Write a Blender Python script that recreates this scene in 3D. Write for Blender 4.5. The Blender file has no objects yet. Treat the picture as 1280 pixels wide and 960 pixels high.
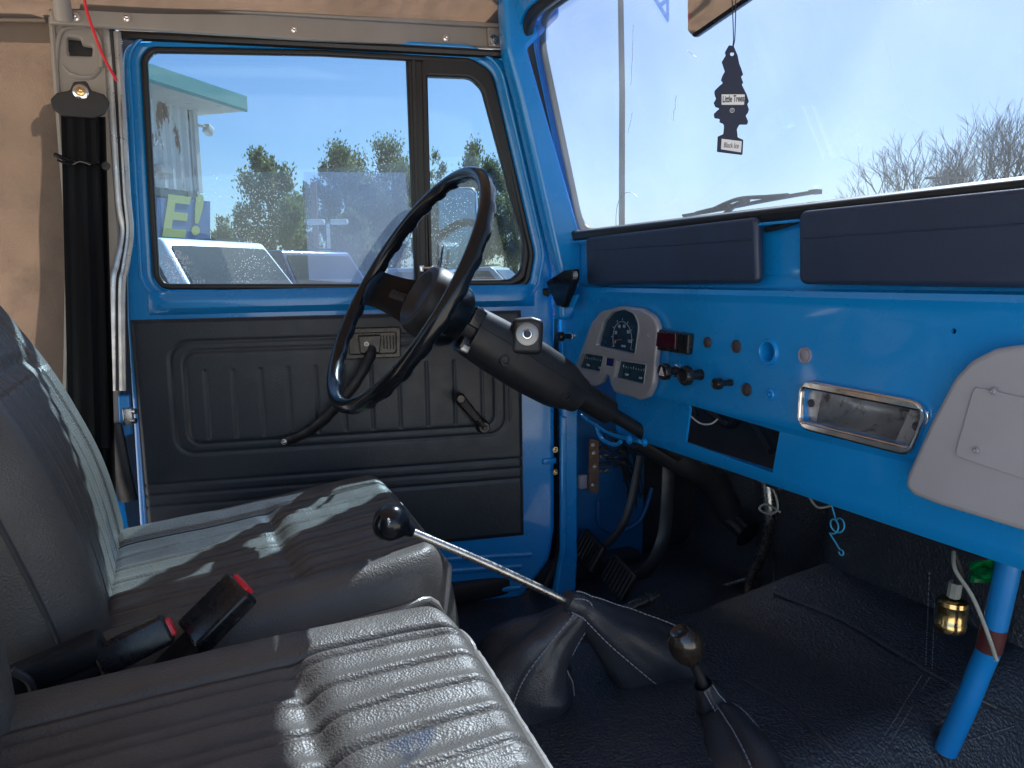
import bpy, bmesh, math, random
from mathutils import Vector, Matrix, noise
R = math.radians
random.seed(7)
scene = bpy.context.scene
COL = scene.collection
V = Vector
# ------------------------------------------------------------------ camera
FP = 960.0                                   # focal length in photo pixels (1280 wide)
TH, PI_, RO, CZ = R(23.9), R(8.06), .0143, 1.45
r0 = V((math.cos(TH), -math.sin(TH), 0))
fw = V((math.sin(TH)*math.cos(PI_), math.cos(TH)*math.cos(PI_), -math.sin(PI_)))
u0 = r0.cross(fw)
cr = r0*math.cos(RO) - u0*math.sin(RO)
cu = u0*math.cos(RO) + r0*math.sin(RO)
CAM = V((0, 0, CZ))
cd = bpy.data.cameras.new('camera'); cam = bpy.data.objects.new('camera', cd); COL.objects.link(cam)
M = Matrix((cr, cu, -fw)).transposed().to_4x4(); M.translation = CAM
cam.matrix_world = M
cd.sensor_width = 36; cd.lens = 27; cd.clip_start = .02; cd.clip_end = 3000
scene.camera = cam
# ------------------------------------------------------------------ light
SUN_AZ, SUN_EL = 50.0, 46.5                  # azimuth from +Y towards +X
w = bpy.data.worlds.new('World'); scene.world = w; w.use_nodes = True
nt = w.node_tree; nt.nodes.clear()
sky = nt.nodes.new('ShaderNodeTexSky'); sky.sky_type = 'NISHITA'; sky.sun_disc = False
sky.sun_elevation = R(SUN_EL); sky.sun_rotation = R(SUN_AZ); sky.air_density = 1.0; sky.dust_density = 1.0; sky.ozone_density = 1.5
bg = nt.nodes.new('ShaderNodeBackground'); bg.inputs[1].default_value = 0.062
wo = nt.nodes.new('ShaderNodeOutputWorld'); nt.links.new(sky.outputs[0], bg.inputs[0]); nt.links.new(bg.outputs[0], wo.inputs[0])
sd = bpy.data.lights.new('sun', 'SUN'); sd.energy = 5.0; sd.angle = R(.5); sd.color = (1, .89, .75)
so = bpy.data.objects.new('sun', sd); COL.objects.link(so)
sv = V((math.sin(R(SUN_AZ))*math.cos(R(SUN_EL)), math.cos(R(SUN_AZ))*math.cos(R(SUN_EL)), math.sin(R(SUN_EL))))
so.rotation_euler = sv.to_track_quat('Z', 'Y').to_euler(); so.location = sv*50
scene.view_settings.view_transform = 'Standard'; scene.view_settings.look = 'None'
scene.view_settings.exposure = 2.5; scene.view_settings.gamma = 1

# ------------------------------------------------------------------ helpers: points
def ray(x, y): return fw + cr*((x-640)/FP) + cu*((480-y)/FP)
def onp(x, y, p0, n):
    d = ray(x, y); return CAM + d*(((p0-CAM).dot(n))/d.dot(n))
def UX(x, y, v): return onp(x, y, V((v, 0, 0)), V((1, 0, 0)))
def UY(x, y, v): return onp(x, y, V((0, v, 0)), V((0, 1, 0)))
def UZ(x, y, v): return onp(x, y, V((0, 0, v)), V((0, 0, 1)))
class Fr:                                    # a plane with its own axes
    def __init__(s, o, e1, e2):
        s.o = V(o); s.e1 = V(e1).normalized(); s.e2 = V(e2); s.e2 = (s.e2 - s.e1*s.e2.dot(s.e1)).normalized(); s.n = s.e1.cross(s.e2)
        s.m = Matrix((s.e1, s.e2, s.n)).transposed().to_4x4(); s.m.translation = s.o
    def q(s, x, y, off=0):                   # photo pixel -> plane coordinates
        p = onp(x, y, s.o + s.n*off, s.n) - s.o; return (p.dot(s.e1), p.dot(s.e2))
    def p(s, a, b, c=0): return s.o + s.e1*a + s.e2*b + s.n*c
    def P(s, x, y, off=0): return onp(x, y, s.o + s.n*off, s.n)
    def Q(s, pts): return [s.q(*t) for t in pts]
# ------------------------------------------------------------------ helpers: objects
OFF = {}
def thing(name, label, cat, loc, rotz=0, group=None, local=False):
    o = bpy.data.objects.new(name, None); COL.objects.link(o); o.empty_display_size = .1
    o.location = loc; o.rotation_euler = (0, 0, rotz); o['label'] = label; o['category'] = cat
    if group: o['group'] = group
    OFF[o] = V((0, 0, 0)) if local else V(loc)
    return o
def P(name, me, mat, parent=None, label=None, cat=None, group=None, kind=None, smooth=40, tri=False):
    if isinstance(me, bmesh.types.BMesh):
        b = me; me = bpy.data.meshes.new(name); b.to_mesh(me); b.free()
    me.name = name
    if len(me.vertices):
        xs = [v.co for v in me.vertices]
        c = V([(min(v[i] for v in xs)+max(v[i] for v in xs))/2 for i in range(3)])
    else: c = V((0, 0, 0))
    me.transform(Matrix.Translation(-c))
    if smooth is not None:
        me.polygons.foreach_set('use_smooth', [True]*len(me.polygons)); me.set_sharp_from_angle(angle=R(smooth))
    me.materials.clear(); me.materials.append(mat)
    o = bpy.data.objects.new(name, me); COL.objects.link(o)
    base = OFF[parent] if parent else V((0, 0, 0))
    o.location = c - base
    OFF[o] = c.copy()
    if parent: o.parent = parent
    if label: o['label'] = label
    if cat: o['category'] = cat
    if group: o['group'] = group
    if kind: o['kind'] = kind
    return o
def B(): return bmesh.new()
def box(bm, c, s, m=None, bev=0):
    """box centred at c with full sizes s, optional 3x3/4x4 rotation m"""
    r = bmesh.ops.create_cube(bm, size=1); vs = r['verts']
    for v in vs: v.co = V((v.co.x*s[0], v.co.y*s[1], v.co.z*s[2]))
    if bev:
        es = list({e for v in vs for e in v.link_edges})
        rr = bmesh.ops.bevel(bm, geom=vs+es, offset=bev, segments=3, affect='EDGES', profile=.5)
        vs = list({v for f in rr['faces'] for v in f.verts} | {v for v in vs if v.is_valid})
    for v in vs:
        v.co = (m @ v.co if m else v.co) + V(c)
    return bm
def axes(x, z):                               # rotation with local x along x, z near z
    x = V(x).normalized(); z = V(z); z = (z - x*z.dot(x)).normalized(); y = z.cross(x)
    return Matrix((x, y, z)).transposed()
def tube(bm, pts, rad, seg=10, cap=True, flat=1.0, up=None):
    pts = [V(p) for p in pts]; n = len(pts); rs = rad if isinstance(rad, (list, tuple)) else [rad]*n
    rings = []; ref = V(up) if up else None
    for i, p in enumerate(pts):
        t = (pts[min(i+1, n-1)] - pts[max(i-1, 0)])
        if t.length < 1e-9: t = V((0, 0, 1))
        t.normalize()
        if ref is None: ref = t.orthogonal()
        a = (ref - t*ref.dot(t))
        if a.length < 1e-6: a = t.orthogonal()
        a.normalize(); b = t.cross(a); ref = a
        rings.append([bm.verts.new(p + a*(math.cos(2*math.pi*k/seg)*rs[i]*flat) + b*(math.sin(2*math.pi*k/seg)*rs[i])) for k in range(seg)])
    for i in range(n-1):
        for k in range(seg):
            bm.faces.new((rings[i][k], rings[i][(k+1) % seg], rings[i+1][(k+1) % seg], rings[i+1][k]))
    if cap:
        bm.faces.new(rings[0][::-1]); bm.faces.new(rings[-1])
    return bm
def spline(pts, n=8):
    pts = [V(p) for p in pts]; out = []
    for i in range(len(pts)-1):
        p0, p1, p2, p3 = pts[max(i-1, 0)], pts[i], pts[i+1], pts[min(i+2, len(pts)-1)]
        for k in range(n):
            t = k/n; out.append(.5*((2*p1)+(p2-p0)*t+(2*p0-5*p1+4*p2-p3)*t*t+(3*p1-p0-3*p2+p3)*t**3))
    out.append(pts[-1]); return out
def lathe(bm, base, axis, prof, seg=24):
    """prof: list of (dist along axis, radius)"""
    ax = V(axis).normalized(); a = ax.orthogonal().normalized(); b = ax.cross(a); rings = []
    for d, r in prof:
        c = V(base)+ax*d
        if r < 1e-6: rings.append([bm.verts.new(c)])
        else: rings.append([bm.verts.new(c + a*math.cos(2*math.pi*k/seg)*r + b*math.sin(2*math.pi*k/seg)*r) for k in range(seg)])
    for i in range(len(rings)-1):
        A, C = rings[i], rings[i+1]
        for k in range(seg):
            k2 = (k+1) % seg
            if len(A) == 1 and len(C) == 1: continue
            if len(A) == 1: bm.faces.new((A[0], C[k2], C[k]))
            elif len(C) == 1: bm.faces.new((A[k], A[k2], C[0]))
            else: bm.faces.new((A[k], A[k2], C[k2], C[k]))
    return bm
def rnd(pts, r, n=6):
    """round the corners of a 2D polygon"""
    out = []; N = len(pts)
    for i in range(N):
        p = V(pts[i][:2]); a = V(pts[i-1][:2]) - p; b = V(pts[(i+1) % N][:2]) - p
        rr = r[i] if isinstance(r, (list, tuple)) else r
        if rr <= 0: out.append(tuple(p)); continue
        la, lb = a.length, b.length; a.normalize(); b.normalize()
        ang = a.angle(b); d = min(rr/max(math.tan(ang/2), .05), la*.48, lb*.48)
        A, Bq = p + a*d, p + b*d
        for k in range(n+1):
            t = k/n; out.append(tuple((1-t)**2*A + 2*t*(1-t)*p + t*t*Bq))
    return out
def plate(fr, outl, th, bev=0, holes=(), z0=0, bres=2):
    """flat solid from 2D outlines on frame fr; front face at z0+th (towards fr.n), back at z0"""
    cu_ = bpy.data.curves.new('c', 'CURVE'); cu_.dimensions = '2D'; cu_.fill_mode = 'BOTH'
    for pl in [outl]+list(holes):
        s = cu_.splines.new('POLY'); s.points.add(len(pl)-1)
        for k, p in enumerate(pl): s.points[k].co = (p[0], p[1], 0, 1)
        s.use_cyclic_u = True
    cu_.extrude = max(th/2-bev, 1e-5); cu_.bevel_depth = bev; cu_.bevel_resolution = bres; cu_.offset = -bev
    ob = bpy.data.objects.new('c', cu_); me = bpy.data.meshes.new_from_object(ob)
    bpy.data.objects.remove(ob); bpy.data.curves.remove(cu_)
    me.transform(fr.m @ Matrix.Translation((0, 0, z0+th/2)))
    return me
def merge(*mes):
    b = B()
    for m in mes:
        if isinstance(m, bmesh.types.BMesh):
            t = bpy.data.meshes.new('t'); m.to_mesh(t); m.free(); m = t
        b.from_mesh(m)
    return b
def circ(c, r, n=24, sy=1): return [(c[0]+r*math.cos(2*math.pi*k/n), c[1]+r*sy*math.sin(2*math.pi*k/n)) for k in range(n)]
def inset(pts, d):
    """offset closed 2D polygon inward by d (outline roughly convex)"""
    N = len(pts); A = sum(pts[i][0]*pts[(i+1) % N][1]-pts[(i+1) % N][0]*pts[i][1] for i in range(N)); sg = 1 if A > 0 else -1
    out = []
    for i in range(N):
        a = V(pts[i-1]); p = V(pts[i]); b = V(pts[(i+1) % N])
        t = (b-a)
        if t.length < 1e-9: continue
        t.normalize(); out.append(tuple(p + V((-t.y, t.x))*d*sg))
    return out
def text(fr, s, size, c, depth=.0006, rot=0, z0=0, sx=1, bold=0, shear=0):
    cu_ = bpy.data.curves.new('t', 'FONT'); cu_.body = s; cu_.size = size; cu_.extrude = depth/2; cu_.align_x = 'CENTER'; cu_.align_y = 'CENTER'; cu_.offset = bold; cu_.shear = shear
    ob = bpy.data.objects.new('t', cu_); me = bpy.data.meshes.new_from_object(ob)
    bpy.data.objects.remove(ob); bpy.data.curves.remove(cu_)
    me.transform(fr.m @ Matrix.Translation((c[0], c[1], z0+depth/2)) @ Matrix.Rotation(rot, 4, 'Z') @ Matrix.Diagonal((sx, 1, 1, 1)))
    return me
def grid(fn, us, vs, closeu=False):
    b = B(); g = [[b.verts.new(fn(u, v)) for v in vs] for u in us]
    for i in range(len(us)-(0 if closeu else 1)):
        i2 = (i+1) % len(us)
        for j in range(len(vs)-1): b.faces.new((g[i][j], g[i2][j], g[i2][j+1], g[i][j+1]))
    return b
def lin(a, b, n): return [a+(b-a)*i/n for i in range(n+1)]
def ss(a, b, x):
    t = min(1, max(0, (x-a)/(b-a))); return t*t*(3-2*t)
def screw(fr, x, y, r, z0=0, px=True):
    c = fr.q(x, y, z0) if px else (x, y)
    b = B(); lathe(b, fr.p(c[0], c[1], z0), fr.n, [(0, r*1.5), (r*.3, r*1.5), (r*.3, r), (r*.75, r*.95), (r*.9, r*.6), (r*.7, r*.3), (r*.7, 0)], 14); return b
# ------------------------------------------------------------------ helpers: materials
def mat(name, col, rough=.5, metal=0, var=0, vscale=8, bump=0, bscale=200, bdist=.001, coat=0, spec=.5, rvar=0, col2=None, c2th=.6, c2w=.05, c2scale=20, sheen=0, stretch=None):
    m = bpy.data.materials.new(name); m.use_nodes = True; n = m.node_tree; L = n.links
    bs = n.nodes['Principled BSDF']; bs.inputs['Base Color'].default_value = (*col, 1); bs.inputs['Roughness'].default_value = rough; bs.inputs['Metallic'].default_value = metal
    bs.inputs['Coat Weight'].default_value = coat; bs.inputs['Coat Roughness'].default_value = .06; bs.inputs['Specular IOR Level'].default_value = spec
    if sheen: bs.inputs['Sheen Weight'].default_value = sheen; bs.inputs['Sheen Roughness'].default_value = .4
    tc = n.nodes.new('ShaderNodeTexCoord'); src = tc.outputs['Object']
    if stretch:
        mp = n.nodes.new('ShaderNodeMapping'); mp.inputs['Scale'].default_value = stretch; L.new(src, mp.inputs[0]); src = mp.outputs[0]
    def nz(sc, det=4, ro=.6):
        t = n.nodes.new('ShaderNodeTexNoise'); t.inputs['Scale'].default_value = sc; t.inputs['Detail'].default_value = det; t.inputs['Roughness'].default_value = ro; L.new(src, t.inputs[0]); return t.outputs[0]
    cur = None
    if var:
        mr = n.nodes.new('ShaderNodeMapRange'); L.new(nz(vscale), mr.inputs[0]); mr.inputs[1].default_value = .3; mr.inputs[2].default_value = .7
        mr.inputs[3].default_value = 1-var; mr.inputs[4].default_value = 1+var
        vm = n.nodes.new('ShaderNodeVectorMath'); vm.operation = 'SCALE'; vm.inputs[0].default_value = col; L.new(mr.outputs[0], vm.inputs['Scale']); cur = vm.outputs[0]; L.new(cur, bs.inputs['Base Color'])
    if col2:
        mr = n.nodes.new('ShaderNodeMapRange'); L.new(nz(c2scale, 8, .7), mr.inputs[0]); mr.inputs[1].default_value = c2th; mr.inputs[2].default_value = c2th+c2w
        mx = n.nodes.new('ShaderNodeMix'); mx.data_type = 'RGBA'; L.new(mr.outputs[0], mx.inputs[0]); mx.inputs[7].default_value = (*col2, 1)
        if cur: L.new(cur, mx.inputs[6])
        else: mx.inputs[6].default_value = (*col, 1)
        L.new(mx.outputs[2], bs.inputs['Base Color'])
    if rvar:
        mr = n.nodes.new('ShaderNodeMapRange'); L.new(nz(vscale*2.3, 6), mr.inputs[0]); mr.inputs[1].default_value = .3; mr.inputs[2].default_value = .7
        mr.inputs[3].default_value = max(.02, rough-rvar); mr.inputs[4].default_value = rough+rvar; L.new(mr.outputs[0], bs.inputs['Roughness'])
    if bump:
        bp = n.nodes.new('ShaderNodeBump'); bp.inputs['Strength'].default_value = bump; bp.inputs['Distance'].default_value = bdist; L.new(nz(bscale, 5), bp.inputs['Height']); L.new(bp.outputs[0], bs.inputs['Normal'])
    return m
def vinyl(name, col, rough=.42, sc=260, bd=.0016, st=.55, var=.12, wr=1.0):
    """grained leatherette: cells plus long fine wrinkles"""
    m = mat(name, col, rough, var=var, vscale=14, rvar=.06, spec=.6); n = m.node_tree; L = n.links; bs = n.nodes['Principled BSDF']
    tc = n.nodes.new('ShaderNodeTexCoord')
    wn = n.nodes.new('ShaderNodeTexNoise'); wn.inputs['Scale'].default_value = 30; L.new(tc.outputs['Object'], wn.inputs[0])
    ad = n.nodes.new('ShaderNodeVectorMath'); ad.operation = 'MULTIPLY_ADD'; ad.inputs[1].default_value = (.012,)*3; L.new(wn.outputs[1], ad.inputs[0]); L.new(tc.outputs['Object'], ad.inputs[2])
    vo = n.nodes.new('ShaderNodeTexVoronoi'); vo.feature = 'F1'; vo.inputs['Scale'].default_value = sc; L.new(ad.outputs[0], vo.inputs[0])
    nz = n.nodes.new('ShaderNodeTexNoise'); nz.inputs['Scale'].default_value = sc*.45; nz.inputs['Detail'].default_value = 5; nz.inputs['Distortion'].default_value = 1.2; L.new(ad.outputs[0], nz.inputs[0])
    m2 = n.nodes.new('ShaderNodeMath'); m2.operation = 'MULTIPLY_ADD'; L.new(nz.outputs[0], m2.inputs[0]); m2.inputs[1].default_value = 1.3*wr; L.new(vo.outputs[0], m2.inputs[2])
    bp = n.nodes.new('ShaderNodeBump'); bp.inputs['Strength'].default_value = st; bp.inputs['Distance'].default_value = bd; L.new(m2.outputs[0], bp.inputs['Height'])
    L.new(bp.outputs[0], bs.inputs['Normal']); return m
def glass(name, tint=(1, 1, 1), dust=.03, dscale=6, speck=0.0, refl=1.0, dcol=(.8, .85, .9)):
    m = bpy.data.materials.new(name); m.use_nodes = True; n = m.node_tree; L = n.links; n.nodes.clear()
    out = n.nodes.new('ShaderNodeOutputMaterial'); tr = n.nodes.new('ShaderNodeBsdfTransparent'); tr.inputs[0].default_value = (*tint, 1)
    gl = n.nodes.new('ShaderNodeBsdfGlossy'); gl.inputs['Roughness'].default_value = .01
    lw = n.nodes.new('ShaderNodeLayerWeight'); lw.inputs[0].default_value = .5
    pw = n.nodes.new('ShaderNodeMath'); pw.operation = 'POWER'; L.new(lw.outputs['Facing'], pw.inputs[0]); pw.inputs[1].default_value = 5
    fr = n.nodes.new('ShaderNodeMath'); fr.operation = 'MULTIPLY_ADD'; L.new(pw.outputs[0], fr.inputs[0]); fr.inputs[1].default_value = .6*refl; fr.inputs[2].default_value = .035*refl
    m1 = n.nodes.new('ShaderNodeMixShader'); L.new(fr.outputs[0], m1.inputs[0]); L.new(tr.outputs[0], m1.inputs[1]); L.new(gl.outputs[0], m1.inputs[2])
    tl = n.nodes.new('ShaderNodeBsdfTranslucent'); tl.inputs[0].default_value = (*dcol, 1)
    tc = n.nodes.new('ShaderNodeTexCoord'); nz = n.nodes.new('ShaderNodeTexNoise'); nz.inputs['Scale'].default_value = dscale; nz.inputs['Detail'].default_value = 6; L.new(tc.outputs['Object'], nz.inputs[0])
    mr = n.nodes.new('ShaderNodeMapRange'); L.new(nz.outputs[0], mr.inputs[0]); mr.inputs[1].default_value = .3; mr.inputs[2].default_value = .75; mr.inputs[3].default_value = dust*.5; mr.inputs[4].default_value = dust*1.5
    fac = mr.outputs[0]
    if speck:
        vo = n.nodes.new('ShaderNodeTexVoronoi'); vo.inputs['Scale'].default_value = 210; L.new(tc.outputs['Object'], vo.inputs[0])
        n2 = n.nodes.new('ShaderNodeTexNoise'); n2.inputs['Scale'].default_value = 9; n2.inputs['Detail'].default_value = 3; L.new(tc.outputs['Object'], n2.inputs[0])
        a = n.nodes.new('ShaderNodeMapRange'); L.new(vo.outputs[0], a.inputs[0]); a.inputs[1].default_value = .22; a.inputs[2].default_value = .12; a.inputs[3].default_value = 0; a.inputs[4].default_value = 1
        b = n.nodes.new('ShaderNodeMapRange'); L.new(n2.outputs[0], b.inputs[0]); b.inputs[1].default_value = .52; b.inputs[2].default_value = .68; b.inputs[3].default_value = 0; b.inputs[4].default_value = speck
        c = n.nodes.new('ShaderNodeMath'); c.operation = 'MULTIPLY_ADD'; L.new(a.outputs[0], c.inputs[0]); L.new(b.outputs[0], c.inputs[1]); L.new(fac, c.inputs[2]); fac = c.outputs[0]
    m2 = n.nodes.new('ShaderNodeMixShader'); L.new(fac, m2.inputs[0]); L.new(m1.outputs[0], m2.inputs[1]); L.new(tl.outputs[0], m2.inputs[2]); L.new(m2.outputs[0], out.inputs[0])
    return m
BLUE = mat('blue_paint', (.005, .265, .70), .28, coat=.6, var=.05, vscale=3, bump=.07, bscale=45, bdist=.0012, rvar=.09, col2=(.12, .22, .30), c2th=.735, c2w=.01, c2scale=34)
BLUE_OLD = mat('worn_blue_paint', (.002, .185, .53), .36, coat=.4, var=.08, vscale=9, bump=.2, bscale=90, col2=(.12, .04, .03), c2th=.70, c2w=.02, c2scale=26)
TEAL = mat('teal_paint', (.01, .16, .22), .35, coat=.3, var=.15, vscale=12)
BLK = mat('black_plastic', (.012, .013, .016), .28, var=.2, vscale=30, rvar=.08, bump=.08, bscale=400)
BLKM = mat('matt_black_plastic', (.018, .019, .023), .45, var=.2, vscale=30, rvar=.1, bump=.3, bscale=700, bdist=.0006)
RUB = mat('black_rubber', (.013, .014, .017), .42, bump=.2, bscale=150, var=.2)
GLOSS = mat('gloss_black_bakelite', (.006, .008, .012), .2, coat=.15, spec=.35, rvar=.04)
SEAT = vinyl('seat_vinyl', (.100, .094, .086), .47, 430, .0010, .45, wr=.8)
PIPE = vinyl('piping_vinyl', (.26, .25, .235), .38, 400, .0008, .3)
MATV = vinyl('floor_mat_vinyl', (.025, .031, .044), .36, 250, .0018, .7)
BOOT = vinyl('boot_leatherette', (.028, .032, .043), .42, 420, .0008, .35)
TRIM = vinyl('door_trim_vinyl', (.017, .025, .038), .45, 330, .0006, .3, var=.08)
PADV = vinyl('dash_pad_vinyl', (.020, .034, .075), .40, 500, .0005, .2, var=.1)
GREY = mat('grey_primer_metal', (.30, .275, .25), .42, var=.08, vscale=10, bump=.12, bscale=120, rvar=.07)
ALU = mat('dull_aluminium_strip', (.42, .42, .43), .34, metal=.75, var=.2, vscale=25, bump=.15, bscale=150, rvar=.1)
CHROME = mat('chrome', (.75, .75, .76), .14, metal=1, var=.12, vscale=40, rvar=.08, bump=.04, bscale=120)
STEEL = mat('pitted_steel', (.50, .48, .46), .3, metal=1, var=.3, vscale=70, bump=.35, bscale=500, bdist=.0008, rvar=.12)
SILVER = mat('silver_painted_plastic', (.36, .37, .41), .34, metal=.3, var=.06, vscale=20, bump=.1, bscale=400, bdist=.0004)
GBOX = mat('grey_glovebox_paint', (.38, .38, .42), .42, var=.05, vscale=9, bump=.12, bscale=220, bdist=.0006)
BRASS = mat('zinc_yellow_plate', (.72, .50, .22), .2, metal=1, var=.2, vscale=60, rvar=.08)
PLUG = mat('grey_rubber_plug', (.045, .042, .055), .55, bump=.2, bscale=300)
PLUGL = mat('pale_plastic_plug', (.27, .26, .33), .5, bump=.2, bscale=300)
WEB = mat('black_belt_webbing', (.010, .011, .014), .5, bump=.7, bscale=500, bdist=.0008, stretch=(1, 1, .08), spec=.25)
RED = mat('red_plastic', (.75, .02, .035), .32, bump=.1, bscale=200)
REDC = mat('red_cord', (.70, .015, .03), .6)
WIRE = mat('white_wire', (.55, .55, .52), .5)
WIREG = mat('grey_green_wire', (.28, .30, .27), .5, var=.2, vscale=60)
WBLUE = mat('blue_painted_wire', (.03, .30, .55), .4)
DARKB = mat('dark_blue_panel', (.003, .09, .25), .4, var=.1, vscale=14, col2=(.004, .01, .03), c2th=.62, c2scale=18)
RUSTY = mat('rusty_bracket', (.13, .075, .055), .7, var=.35, vscale=70, bump=.5, bscale=200)
GREEN = mat('green_plastic_bag', (.0, .30, .08), .35, bump=.5, bscale=60, bdist=.003)
CANVAS = mat('tan_canvas', (.255, .205, .168), .85, var=.14, vscale=5, bump=.7, bscale=700, bdist=.0012, sheen=.15, col2=(.205, .165, .137), c2th=.52, c2w=.2, c2scale=9)
GREYI = mat('dark_metal_inside', (.02, .022, .028), .5, var=.3, vscale=20)
WHITE = mat('white_print', (.75, .76, .8), .5)
ALUW = mat('scuffed_aluminium', (.50, .51, .54), .38, metal=.7, var=.3, vscale=22, col2=(.17, .165, .17), c2th=.5, c2w=.15, c2scale=45, bump=.3, bscale=120)
GL_SIDE = glass('side_glass', (.42, .53, .62), .012, 6, .25)
GL_WIND = glass('windshield_glass', (.45, .51, .585), .034, 5, .08)
GL_REFLECT = glass('painted_reflection', (.84, .87, .95), .06, 9, 0, dcol=(.6, .65, .9))
GL_DIAL = glass('dial_glass', (.9, .95, 1), .01, 20)
MIRG = mat('mirror_glass', (.8, .82, .85), .03, metal=1)
# ================================================================== THE TRUCK
TRUCK = thing('vintage_truck', 'old bright blue off-road truck with bare metal dashboard, ribbed seats and tan canvas top', 'truck', (.35, .75, 0))
ZU = (0, 0, 1)
FD = Fr((.73, 0, 0), (0, -1, 0), ZU)                       # dash face
DR = Fr((-.062, 1.54, 0), (.985, -.174, 0), ZU)            # inner face of driver door
WS = Fr((.76, 0, 1.523), (0, -1, 0), (-.25, 0, 1))         # windshield plane

def booldiff(me, cutters):
    a = bpy.data.objects.new('a', me); COL.objects.link(a); cs = []
    for c in cutters:
        o = bpy.data.objects.new('k', c); COL.objects.link(o); cs.append(o)
        m = a.modifiers.new('b', 'BOOLEAN'); m.object = o; m.operation = 'DIFFERENCE'; m.solver = 'EXACT'
    bpy.context.view_layer.update()
    dg = bpy.context.evaluated_depsgraph_get()
    r = bpy.data.meshes.new_from_object(a.evaluated_get(dg))
    for o in cs+[a]: bpy.data.objects.remove(o)
    return r

# ---------------- dashboard shell
def dash_profile():
    zc = FD.P(950, 529).z
    pr = [(.745, 1.445), (.741, 1.436), (.741, 1.428), (.727, 1.425), (.724, 1.418), (.7275, 1.411), (.730, 1.405), (.7305, zc+.004), (.733, zc), (.7365, zc-.006), (.739, 1.176), (.7395, 1.166), (.744, 1.1575), (.752, 1.155), (.775, 1.156), (.79, 1.16)]
    return pr
DP = dash_profile()
def dash_mesh():
    pr = DP; n = len(pr); back = [(x+.004 if i < n-4 else x, z if i < n-4 else z+.004) for i, (x, z) in enumerate(pr)]
    loop = pr + back[::-1]
    b = B(); y0, y1 = 1.385, -.12
    A = [b.verts.new((x, y0, z)) for x, z in loop]; C = [b.verts.new((x, y1, z)) for x, z in loop]
    m = len(loop)
    for i in range(m):
        j = (i+1) % m; b.faces.new((A[i], A[j], C[j], C[i]))
    b.faces.new(A[::-1]); b.faces.new(C)
    bmesh.ops.recalc_face_normals(b, faces=b.faces)
    me = bpy.data.meshes.new('d'); b.to_mesh(me); b.free(); return me
radio_hole = FD.Q([(859, 506), (970, 540), (959, 592), (851, 553)])
ash = FD.Q([(1005, 473), (1168, 503), (1142, 571), (1001, 535)])
def cyl_cut(x, y, r):
    c = FD.q(x, y); return plate(FD, circ(c, r), .1, 0, z0=-.05)
col_notch = [FD.q(*t) for t in [(640, 640), (690, 500), (716, 470), (745, 466), (758, 468), (766, 488), (764, 541), (764, 660)]]
cuts = [plate(FD, radio_hole, .1, 0, z0=-.05), plate(FD, rnd(inset(ash, .012), .012), .1, 0, z0=-.05), cyl_cut(961, 440, .0135), cyl_cut(778, 511, .0035), cyl_cut(1192, 414, .003), plate(FD, col_notch, .2, 0, z0=-.1)]
dash = P('dashboard', booldiff(dash_mesh(), cuts), BLUE, TRUCK, 'bright blue painted metal dashboard with open radio slot and blanked switch holes')
# cowl above ledge (behind the pads) up to the windshield rubber
b = B(); pr = [(.745, 1.443), (.752, 1.46), (.757, 1.50), (.759, 1.515)]
cw = grid(lambda u, v: V((pr[v][0], u, pr[v][1])), [1.385, 1.2, 1.0, .8, .4, -.12], range(4))
bmesh.ops.solidify(cw, geom=cw.faces[:], thickness=.004)
cw.free(); P('cowl_panel', plate(Fr((.760, 0, 0), (0, -1, 0), ZU), [(-1.385, 1.425), (.12, 1.425), (.12, 1.516), (-1.385, 1.516)], .014, .003), BLUE, TRUCK)
# raised collar round the open gauge hole, small bare studs
c = FD.q(961, 440); b = B(); lathe(b, FD.p(c[0], c[1], -.03), FD.n, [(0, .0125), (.031, .0125), (.034, .014), (.034, .0165), (.031, .018), (.0285, .0185)], 32); P('socket_collar', b, BLUE, dash)
def plug(x, y, r, m, name='blanking_plug', dome=.003, label=None):
    c = FD.q(x, y); b = B(); lathe(b, FD.p(*c, -.004), FD.n, [(0, r*.8), (.0042, r), (.0055, r), (.007, r*.92), (.0062, r*.7), (.004+dome, r*.6), (.0045+dome, 0)], 28); P(name, b, m, dash, label)
plug(885, 428, .0085, PLUG); plug(921, 433, .0095, PLUG); plug(934, 487, .0095, PLUG)
plug(1007, 444, .0108, PLUGL, label='pale grey blanking plug')
c = FD.q(963, 493); b = B(); lathe(b, FD.p(*c, -.002), FD.n, [(0, .008), (.003, .008), (.0045, .0065), (.0045, .005), (.003, .0045), (.003, .003), (.008, .0028), (.008, .0015), (.002, .0014)], 20); P('threaded_stud', b, BLUE, dash)
def knob(x, y, r, depth, neck, mname='pull_knob', m=BLK, mark=None, label=None, ridges=0, nickel=False, tilt=(0, 0)):
    c = FD.q(x, y, depth); base = FD.p(c[0], c[1], 0); ax = (FD.n + FD.e1*tilt[0] + FD.e2*tilt[1]).normalized()
    b = B(); lathe(b, base, ax, [(0, neck*1.15), (.004, neck*1.15), (.004, neck), (depth*.55, neck), (depth*.6, r*.8), (depth*.68, r), (depth*.92, r*1.0), (depth, r*.88), (depth+.0005, r*.7), (depth-.0005, r*.62), (depth-.0002, 0)], 32)
    if ridges:
        for v in b.verts:
            d = v.co-base; h = d.dot(ax)
            if depth*.62 < h < depth*.95:
                rad = d-ax*h; a = math.atan2(rad.dot(FD.e2), rad.dot(FD.e1)); v.co = base+ax*h+rad*(1+.05*math.cos(ridges*a))
    k = P(mname, b, m, dash, label)
    if nickel:
        b = B(); lathe(b, base, ax, [(0, neck*1.6), (.003, neck*1.6), (.004, neck*1.3), (.004, neck)], 24); P('collar_nut', b, CHROME, k)
    return k, base+ax*depth
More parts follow.
